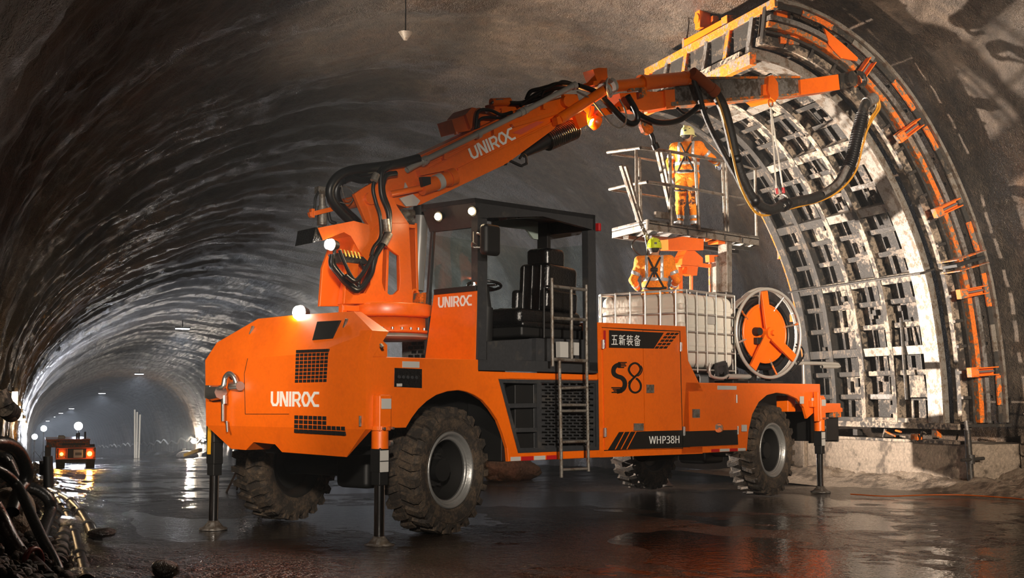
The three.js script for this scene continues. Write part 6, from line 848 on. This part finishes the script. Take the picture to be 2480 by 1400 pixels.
  const h = group('helmet', w, o.pale ? 'pale yellow green helmet' : 'lime yellow helmet'); part('helmet_shell', hel.flat(9).map((g) => g.applyMatrix4(hm)), o.pale ? wear.helmetPale : wear.helmetLime, h); part('helmet_sticker', [[-0.045, 0.03, -0.112, 0.04], [0.06, 0.025, -0.1, 0.028]].map(([x, y, z, s]) => box(0, 0, 0, s, s * 0.75, 0.006, 0).rotateY(Math.atan2(x, z)).translate(x * 1.02, y, z * 1.02).applyMatrix4(hm)), mat.print, h); part('vent_slot', [-1, 1].map((s) => box(s * 0.085, 0.065, -0.055, 0.02, 0.012, 0.02, 0.003).applyMatrix4(hm)), mat.print, h);
  add('helmet_strap', ['1', '-1'].map((s) => tube([V3(0.09 * s, -0.03, 0.0), V3(0.083 * s, -0.08, 0.01), V3(0.05 * s, -0.14, 0.05), V3(0, -0.155, 0.065)].map((p) => p.applyMatrix4(hm)), 0.006, 16, 5)), wear.strap);
  add('hair', netMesh((p) => { const q = HR(p); return Math.max(smin(ball(q, V3(0, 0.015, -0.01), 0.082, 0.1, 0.097), ball(q, V3(0, -0.04, -0.05), 0.06, 0.05, 0.05), 0.03), q.z - 0.035 + 0.4 * Math.max(0, -q.y), -0.075 - q.y); }, V3(hd.x - 0.13, 1.5, -0.14), V3(hd.x + 0.13, 1.78, 0.14), 0.008), wear.hair);
  return w;
}
{
  const face = VEH.turn - Math.PI / 2;   // facing along the machine's far diagonal: back to the camera
  const up = side(1666, 546, 2.0); up.y = 4.2;
  worker('worker with a pale helmet standing on the platform, one arm reaching to the rail', up.clone().applyMatrix4(VEH.m), Math.PI - 0.28, { kneeL: V3(0.12, 0.49, 0.02), kneeR: V3(-0.10, 0.49, 0.02), ankleL: V3(0.15, 0.09, -0.03), ankleR: V3(-0.11, 0.09, 0.02), elL: V3(0.3, 1.16, -0.02), elR: V3(-0.40, 1.22, 0.10), wrL: V3(0.27, 0.94, 0.14), wrR: V3(-0.46, 1.17, 0.33), palmL: V3(-1, 0, 0), palmR: V3(0, -1, 0), headX: -0.01, headTurn: -0.55, legs: true, hem: true, glove: true, pale: true, scale: 1.0 });
  const dn = side(1586, 705, 1.55); dn.y = 2.12;
  worker('worker in orange with a lime helmet seen from behind the white tank', dn.clone().applyMatrix4(VEH.m), Math.PI - 0.15, { kneeL: V3(0.1, 0.49, 0.02), kneeR: V3(-0.10, 0.49, 0.02), ankleL: V3(0.11, 0.09, -0.02), ankleR: V3(-0.11, 0.09, 0.0), elL: V3(0.33, 1.13, 0.02), elR: V3(-0.33, 1.13, 0.02), wrL: V3(0.27, 1.02, 0.24), wrR: V3(-0.27, 1.02, 0.24), shrugL: V3(0.02, 0, 0), shrugR: V3(-0.02, 0, 0), headTurn: -0.2, glove: true, scale: 1.0 });
}
// ------------------------------------------------------------------ lamps along the tunnel
function ceilingLamp(px, py, s, label, k) {
  const p = ring(px, py, s), g = thing('ceiling_lamp', label, 'lamp', TUN, p, 'row of lamps along the tunnel roof');
  part('housing', [box(p.x, p.y + 0.06, p.z, 0.9, 0.1, 0.35, 0.02)], mat.greySteel, g); part('hanger', rod(V3(p.x, p.y + 0.1, p.z), V3(p.x, p.y + 1.3, p.z), 0.03, 0.03, 6), mat.darkSteel, g);
  part('lamp_glass', box(p.x, p.y - 0.01, p.z, 0.8, 0.05, 0.3, 0.01), glow(0xf4f6ff, 30), g);
  spot(V3(p.x, p.y - 0.06, p.z).applyMatrix4(TUN.m), V3(0, -1, 0), k, 0xe9f0ff, 1.45, 0.4, 0.2);
}
[[442, 796, 80, 'largest and nearest roof lamp'], [337, 906, 128, 'second roof lamp, bright above the white poles'], [247, 953, 171, 'third roof lamp beside a bright wall patch'], [173, 990, 232, 'fourth roof lamp, above the far floodlight'], [147, 1001, 260, 'fifth roof lamp in the far haze'], [129, 1010, 288, 'sixth roof lamp in the far haze'], [115, 1020, 327, 'smallest and farthest roof lamp']].forEach(([x, y, s, l], i) => ceilingLamp(x, y, s, l, i < 3 ? 650 : 900));
[[190, 1032, 84, 0.24, 'big floodlight glaring above the orange truck', 500], [106, 1038, 100, 0.2, 'middle floodlight on a stand left of the truck', 400], [84, 1058, 88, 0.17, 'low floodlight near the left tunnel wall', 300]].forEach(([x, y, s, r, label, k]) => {
  const p = ring(x, y, s), g = thing('floodlight', label, 'floodlight', TUN, V3(p.x, drop(s), p.z), 'floodlights down the tunnel'), y0 = drop(s);
  part('stand', [rod(V3(p.x, y0, p.z - 0.3), V3(p.x, p.y, p.z - 0.3), 0.05), ...[0, 2.1, 4.2].map((a) => rod(V3(p.x, y0 + 0.9, p.z - 0.3), V3(p.x + 0.7 * Math.cos(a), y0, p.z - 0.3 + 0.7 * Math.sin(a)), 0.03))], mat.darkSteel, g); part('housing', rod(V3(p.x, p.y, p.z - 0.35), V3(p.x, p.y, p.z - 0.02), r * 0.6, r * 1.1, 18), mat.greySteel, g);
  part('lamp_glass', rod(V3(p.x, p.y, p.z - 0.02), V3(p.x, p.y, p.z + 0.03), r, r, 20), glow(0xf2f6ff, 200), g); spot(V3(p.x, p.y, p.z + 0.1).applyMatrix4(TUN.m), V3(0.12, 0.02, 1).transformDirection(TUN.m), k, 0xeaf1ff, 1.3, 0.5, 0.3);
});
[[35, 978, 25, 'first and largest wall lamp on the left wall'], [44, 995, 30, 'second wall lamp on the left wall'], [49, 1009, 35, 'third wall lamp on the left wall'], [57, 1022, 43, 'fourth wall lamp on the left wall'], [61, 1032, 50, 'smallest wall lamp on the left wall']].forEach(([x, y, s, label], i) => {
  const p = ring(x, y, s), g = thing('wall_lamp', label, 'lamp', TUN, p, 'string of lamps along the left wall');
  part('lamp_glass', rod(V3(p.x, p.y - 0.1, p.z), V3(p.x, p.y + (i ? 0.1 : 0.22), p.z), 0.055, 0.05, 12), glow(0xffdfae, 16), g); part('cap', rod(V3(p.x, p.y + (i ? 0.1 : 0.22), p.z), V3(p.x, p.y + (i ? 0.2 : 0.3), p.z), 0.06, 0.05, 12), mat.darkSteel, g); part('bracket', rod(V3(p.x, p.y + 0.2, p.z), V3(p.x - 0.5, p.y + 0.3, p.z), 0.02, 0.02, 6), mat.darkSteel, g);
  point(V3(p.x + 0.09, p.y, p.z + 0.09).applyMatrix4(TUN.m), i ? 5 : 8, 0xffd29a, 0.05);
});
{
  const p = along(470, 1068, 15.0), g = thing('wall_lamp', 'bright lamp on the right wall left of the machine hood', 'lamp', TUN, p);
  part('lamp_glass', new THREE.SphereGeometry(0.28, 14, 10).translate(p.x, p.y, p.z), glow(0xfff2dc, 40), g); part('bracket', rod(V3(p.x, p.y, p.z), V3(p.x + 0.6, p.y + 0.1, p.z), 0.05), mat.darkSteel, g); point(V3(p.x - 0.4, p.y, p.z).applyMatrix4(TUN.m), 600, 0xfff0dc, 0.2);
  const pts = []; for (let i = 0; i <= 60; i++) { const s = 105 + i * 3.4; pts.push(V3(15.05 + bend(s), drop(s) + 1.85 + 0.25 * Math.sin(i * 2.1) + 0.15 * Math.sin(i * 0.7), -s)); }
  single('wall_hose', 'pale sagging hose strung along the far right wall', 'hose', tube(pts, 0.11, 240, 8), mat.plastic, TUN, pts[0]);
  for (const [i, x] of [[0, 326], [1, 332], [2, 339]]) { const b = ring(x - i * 1.5, 1106, 150), t = ring(x, 992 + i * 6, 150); single('pole', ['left white pole of the three on the right side of the tunnel', 'middle white pole of the three on the right side of the tunnel', 'right white pole of the three on the right side of the tunnel'][i], 'pole', rod(b.setY(drop(150)), t, 0.1, 0.1, 8), mat.white, TUN, b.clone(), 'three white poles'); }
  const far = [[190, 'spoil_heap', 'small spoil heap just right of the truck', mat.concrete], [175, 'timber', 'dark timber nearest to the truck at the far right wall', mat.darkSteel], [165, 'timber', 'pale timber between the truck and the white poles', mat.concrete], [158, 'spoil_heap', 'dark spoil heap by the white poles', mat.mud], [150, 'timber', 'pale timber just right of the white poles', mat.concrete], [140, 'timber', 'dark timber between the white poles and the wall lamp', mat.darkSteel], [132, 'spoil_heap', 'pale spoil heap left of the wall lamp', mat.concrete], [126, 'timber', 'yellow board leaning under the wall lamp', mat.yellow], [120, 'timber', 'dark timber behind the far front outrigger', mat.darkSteel]];
  far.forEach(([s, name, label, m], i) => single(name, label, name === 'timber' ? 'timber' : 'heap', name === 'timber' ? beam(T0(s, 14.2 - (i % 2), 0.3), T0(s - 5, 14.0, 0.5 + 0.3 * (i % 2)), 0.35, 0.3) : new THREE.IcosahedronGeometry(0.8, 2).scale(1.4, 0.7, 1.6).translate(...T0(s, 14.0, 0.2).toArray()), m, TUN, T0(s, 14, 0)));
}
function T0(s, t, h) { return V3(t + bend(s), drop(s) + h, -s); }
// ------------------------------------------------------------------ the low orange truck down the tunnel
{
  const S = 59, Q = (x, y, d = 0) => ring(x, y, S + d), c = ring(170, 1135, S); c.y = drop(S);
  const t = thing('low_truck', 'small low orange truck with two lit headlights far down the tunnel', 'truck', TUN, c);
  const B = (x0, y0, x1, y1, d0, d1, m, n, r = 0.03, l) => { const a = Q(x0, y1, d0), b = Q(x1, y0, d0); return part(n, box((a.x + b.x) / 2, (a.y + b.y) / 2, -(S + (d0 + d1) / 2), b.x - a.x, b.y - a.y, d1 - d0, r), m, t, l); };
  B(112, 1064, 218, 1084, 1.6, 5.2, mat.orangeWorn, 'load_box'); B(110, 1063, 219, 1067, 1.5, 5.3, mat.orange, 'box_rim', 0.02); B(134, 1068, 216, 1112, 0.9, 1.8, mat.orangeWorn, 'cab_body'); B(108, 1080, 124, 1115, 2.0, 3.0, mat.black, 'side_tank');
  B(134, 1083, 232, 1087, 0.0, 1.0, mat.orange, 'front_frame', 0.02); B(134, 1109, 232, 1114, 0.0, 1.0, mat.orange, 'front_frame', 0.02); B(225, 1084, 232, 1112, 0, 1, mat.orangeWorn, 'front_frame', 0.02); B(134, 1084, 139, 1112, 0, 1, mat.orangeWorn, 'front_frame', 0.02); B(139, 1086, 226, 1111, 0.12, 0.9, mat.rimDark, 'front_panel', 0.02);
  B(141, 1087, 160, 1111, 0.06, 0.14, mat.orangeWorn, 'lamp_panel', 0.01); B(208, 1087, 225, 1111, 0.06, 0.14, mat.orange, 'lamp_panel', 0.01); B(161, 1086, 164, 1111, 0.05, 0.14, mat.orange, 'grille_bar', 0.01); B(178, 1089, 201, 1109, 0.03, 0.1, mat.white, 'sign_plate', 0.01, 'white front sign'); B(182, 1096, 198, 1103, 0.015, 0.05, mat.greySteel, 'sign_print', 0, 'grey print on the sign'); B(150, 1073, 206, 1079, 0.86, 0.95, mat.black, 'windscreen', 0.01); B(150, 1114, 212, 1122, 0.2, 4.5, mat.black, 'undercarriage');
  for (const x of [146, 218]) for (const d of [0.7, 3.9]) { const a = Q(x, 1123, d); part('wheel', [rod(V3(a.x - 0.18, c.y + 0.48, -(S + d)), V3(a.x + 0.18, c.y + 0.48, -(S + d)), 0.48, 0.48, 24), rod(V3(a.x - 0.2, c.y + 0.48, -(S + d)), V3(a.x + 0.2, c.y + 0.48, -(S + d)), 0.2, 0.2, 14)], mat.tyre, t); }
  for (const [x, y, r, k] of [[149, 1100, 0.06, 10], [217, 1099, 0.085, 40]]) { const a = Q(x, y, 0); part('headlight', rod(a, V3(a.x, a.y, a.z + 0.08), r * 1.2, r, 16), glow(0xffa63a, 20), t, 'amber headlight'); spot(V3(a.x, a.y, a.z + 0.12).applyMatrix4(TUN.m), V3(0, -0.05, 1).transformDirection(TUN.m), k, 0xffa444, 1.1, 0.5, 0.1); }
  for (const [x, h] of [[186, 0.28], [191, 0.3], [206, 0.34]]) { const a = Q(x, 1064, 2); part('post', rod(a, V3(a.x, a.y + h, a.z), 0.04), mat.black, t); } B(140, 1055, 158, 1064, 2.2, 3.0, mat.plastic, 'load', 0.05, 'pale load on the box');
}
// ------------------------------------------------------------------ pipes, hoses and rubble along the left wall
{
  const floorPipe = (label, pts, r, m, y = 0) => { const P3 = pts.map(([x, yy, h]) => { const q = flat(x, yy, (h ?? r) + y); return q.y += drop(-q.z), q; }); const g = thing('pipe', label, 'pipe', TUN, P3[0].clone().setY(0), 'pipes lying along the left wall'); part('tube', tube(P3, r, 60, 14), m, g); const c = new THREE.CatmullRomCurve3(P3); for (const u of [0.0, 0.14, 0.3, 0.5, 0.75]) { const p = c.getPointAt(u), d = c.getTangentAt(u); part('collar', rod(p.clone().addScaledVector(d, -0.05), p.clone().addScaledVector(d, 0.05), r * 1.22, r * 1.22, 16), mat.darkSteel, g); } return g; };
  const wet = phy({ map: rep(patch([0.22, 0.20, 0.185], [0.12, 0.10, 0.09], 7, 0.45, 0.65, 71, 0.2), 0.8), roughness: 0.34, metalness: 0.4, bumpMap: rep(grain, 0.3), bumpScale: 0.002 });
  floorPipe('outermost steel pipe, its open end lying on the wet floor', [[228, 1312], [214, 1276], [190, 1236], [165, 1205], [140, 1180], [118, 1158]], 0.065, wet);
  floorPipe('longest wet steel pipe running out at the bottom edge', [[208, 1412], [193, 1352], [178, 1292], [160, 1245], [142, 1205], [126, 1172]], 0.06, wet); floorPipe('second wet pipe close inside the longest one', [[186, 1400], [172, 1330], [158, 1275], [144, 1228], [130, 1190], [116, 1162]], 0.05, wet); floorPipe('pale short pipe stub under the hoses', [[138, 1372], [148, 1322], [155, 1292]], 0.075, mat.greySteel); floorPipe('pale crusted pipe beside the short stub', [[118, 1300], [130, 1262], [138, 1236]], 0.08, mat.stained);
  const loop = (label, pts, r, m, extra) => { const P3 = pts.map(([x, y, s]) => ring(x, y, s)); const g = thing('hose', label, 'hose', TUN, P3[0].clone(), undefined); part('tube', tube(P3, r, 80, 12), m, g); extra && extra(g, P3); return g; };
  const rub = phy({ color: 0x1f2020, roughness: 0.32, clearcoat: 0.2, bumpMap: rep(grain, 0.3), bumpScale: 0.003 }), red = phy({ color: 0x2a1412, roughness: 0.3, clearcoat: 0.3, bumpMap: rep(grain, 0.3), bumpScale: 0.003 });
  loop('thick black hose bent in a high arch at the left edge', [[-60, 1090, 12], [-20, 1074, 12], [20, 1077, 12.2], [48, 1100, 12.4], [64, 1140, 12.5], [58, 1172, 12.5], [46, 1190, 12.4], [30, 1240, 12.2]], 0.062, rub);
  loop('black hose that runs down from the left edge to the bottom', [[-30, 1128, 11.6], [8, 1146, 11.7], [36, 1170, 11.8], [54, 1200, 11.7], [74, 1245, 11.5], [104, 1308, 11.2], [130, 1355, 11.0], [152, 1405, 10.8]], 0.045, rub);
  loop('black hose curling back to the floor between the pipes', [[18, 1118, 13], [40, 1160, 13], [66, 1178, 13], [96, 1190, 13], [118, 1210, 13], [123, 1236, 13], [114, 1262, 12.8], [102, 1296, 12.4], [98, 1320, 12.1]], 0.055, rub);
  loop('dark red hose with a red ring coupling in the corner', [[-20, 1225, 10.8], [0, 1262, 10.8], [22, 1308, 10.7], [50, 1350, 10.6], [78, 1370, 10.5], [112, 1405, 10.3]], 0.075, red, (g) => { const c = ring(80, 1362, 10.5); part('coupling', new THREE.TorusGeometry(0.1, 0.022, 8, 24).rotateY(0.9).translate(c.x, c.y, c.z), std({ color: 0x6a1616, roughness: 0.35 }), g, 'dark red ring coupling'); });
  loop('thin hose hanging below the duct elbow on the wall', [[20, 1150, 14], [0, 1110, 14], [24, 1105, 14], [34, 1150, 14], [40, 1180, 14]], 0.03, rub); loop('short hose end behind the big arch', [[-10, 1105, 13], [12, 1115, 13], [28, 1150, 13], [30, 1180, 13]], 0.05, rub);
  const dr = ring(12, 985, 14); single('duct', 'pale stained duct elbow on the left wall at the picture edge', 'duct', [rod(ring(-6, 950, 14), ring(10, 985, 14), 0.10, 0.10, 16), rod(ring(10, 985, 14), ring(28, 1000, 14.5), 0.10, 0.10, 16)], mat.stained, TUN, dr);
  const lump = (label, x, y, s, a, b, c, m) => { const p = ring(x, y, s), g = new THREE.IcosahedronGeometry(1, 5), q = g.attributes.position; for (let i = 0; i < q.count; i++) { const v = V3().fromBufferAttribute(q, i), k = 0.75 + 0.5 * fbm(v.x * 1.7 + v.z + s, v.y * 1.7 + v.z, 601, 4); q.setXYZ(i, v.x * k * a + p.x, v.y * k * b + p.y, v.z * k * c + p.z); } g.computeVertexNormals(); return single('rock', label, 'rock', g, m, TUN, p); };
  lump('grey lump of hardened concrete behind the hoses', 22, 1255, 12.6, 0.22, 0.3, 0.3, mat.concrete); lump('dark mud lump on the floor at the bottom edge', 402, 1378, 10.6, 0.11, 0.07, 0.12, mat.wetMud); lump('flat dark mud lump right of the pipe end', 246, 1290, 13.0, 0.13, 0.05, 0.14, mat.wetMud);
  lump('pale rock behind the front wheel at the far side', 1218, 1134, 26, 0.5, 0.35, 0.5, mat.concrete); lump('pale rock beside the first behind the front wheel', 1258, 1140, 27, 0.45, 0.25, 0.4, mat.concrete);
  const posts = [[118, 1105, 1180, 13.5], [108, 1116, 1150, 14]]; for (const [x, y0, y1, s] of posts) single('stake', s < 14 ? 'thick dark stake standing between hoses and floor' : 'thin dark stake behind the thick one', 'stake', rod(ring(x, y1, s), ring(x - 2, y0, s), 0.05, 0.045, 10), mat.black, TUN, ring(x, y1, s));
  // countless stones and scraps along the wall
  const stone = new THREE.IcosahedronGeometry(1, 2), sp = stone.attributes.position; for (let i = 0; i < sp.count; i++) { const x = sp.getX(i), y = sp.getY(i), z = sp.getZ(i), k = 0.7 + 0.6 * fbm(x * 1.6 + z + 9, y * 1.6 - z + 4, 721, 3); sp.setXYZ(i, x * k, y * k, z * k); } stone.computeVertexNormals();
  const n = 2200, im = new THREE.InstancedMesh(stone, phy({ color: 0x332c26, roughness: 0.32, bumpMap: rep(grain, 0.2), bumpScale: 0.004 }), n), m = M4(); im.name = 'rubble'; im.userData = { kind: 'stuff', label: 'wet stones and scraps heaped along the left wall', category: 'rubble' };
  for (let i = 0; i < n; i++) { const s = 9 + 55 * rnd() ** 1.8, t = -0.9 + 1.5 * rnd() * (0.6 + 0.4 * rnd()), k = rr(0.015, 0.055), h = 0.55 * step(0.7, -0.6, t) * fbm(s * 0.6, t * 2, 701, 2); const p = T(s, t, drop(s) + h + 0.03); m.makeRotationFromEuler(new THREE.Euler(rnd() * 6, rnd() * 6, rnd() * 6)).scale(V3(k, k * rr(0.4, 1), k * rr(0.6, 1.6))).setPosition(p); im.setMatrixAt(i, m); } im.castShadow = im.receiveShadow = true; scene.add(im);
  const heap = new THREE.PlaneGeometry(1, 1, 160, 16), hp = heap.attributes.position; for (let i = 0; i < hp.count; i++) { const s = mixf(8, 64, (hp.getX(i) + 0.5) ** 1.4), t = mixf(-1.1, 0.6, hp.getY(i) + 0.5), h = 0.55 * step(0.7, -0.6, t) * fbm(s * 0.6, t * 2, 701, 2); const q = T(s, t, drop(s) + h - 0.02 + 0.03 * fbm(s * 6, t * 6, 711, 2)); hp.setXYZ(i, q.x, q.y, q.z); } heap.computeVertexNormals(); structure('spoil_bank', heap, mat.mud, 'stuff', 'dark wet spoil heaped along the left wall').userData.category = 'spoil';
  
}
{
  const p = ring(982, 90, 20), g = thing('ceiling_fitting', 'small pale cone fitting on the dark tunnel roof', 'fitting', TUN, p); part('cone', rod(V3(p.x, p.y - 0.05, p.z), V3(p.x, p.y + 0.08, p.z), 0.03, 0.12, 14), mat.galvanised, g); part('wire', rod(V3(p.x, p.y + 0.08, p.z), V3(p.x, p.y + 1.2, p.z), 0.01, 0.01, 6), mat.hose, g);
}
// fittings of the unseen lamps: roof hangers, a wall bracket, stands behind the machine
UNSEEN_LAMPS.forEach(({ at, aim, color }, i) => {
  const p = at.clone().applyMatrix4(TUN.inv), d = aim.clone().applyMatrix4(TUN.inv).sub(p).normalize(), b = (k) => p.clone().addScaledVector(d, -k), hung = i === 0 || i === 2 || i === 5;
  const g = thing('work_lamp', ['unseen flood lamp hung from the roof left of the viewpoint, lighting the machine front', 'unseen flood lamp on a left wall bracket out of view, lighting the far half of the hood', 'unseen flood lamp hung from the roof far right of the viewpoint, lighting the shutter', 'unseen flood lamp on a stand behind the hood, lighting the right wall', 'unseen flood lamp on a stand behind the hood, lighting the roof', 'unseen flood lamp hung from the roof right of the viewpoint, lighting the machine side'][i], 'lamp', TUN, hung || i === 1 ? p : V3(p.x, drop(-p.z), p.z));
  part('housing', rod(b(0.2), b(0.06), 0.08, 0.17, 20), mat.greySteel, g); part('lamp_glass', rod(b(0.06), b(0.04), 0.15, 0.15, 20), glow(color, 12), g);
  if (hung) part('hanger', rod(b(0.15), V3(p.x, 8.2 - (Math.abs(p.x - MID) > 4 ? 2.2 : 0), b(0.15).z), 0.025, 0.025, 8), mat.darkSteel, g);
  else if (i === 1) part('bracket', rod(b(0.15), V3(p.x - 0.12, p.y + 0.1, p.z), 0.03, 0.03, 8), mat.darkSteel, g);
  else part('stand', [rod(b(0.14), V3(b(0.14).x, drop(-p.z) - 0.02, b(0.14).z), 0.03, 0.035, 10), ...[0.4, 2.5, 4.6].map((a) => rod(V3(b(0.14).x, drop(-p.z) + 0.6, b(0.14).z), V3(b(0.14).x + 0.4 * Math.cos(a), drop(-p.z), b(0.14).z + 0.4 * Math.sin(a)), 0.02, 0.02, 8))], mat.darkSteel, g);
});
renderer.render(scene, camera);
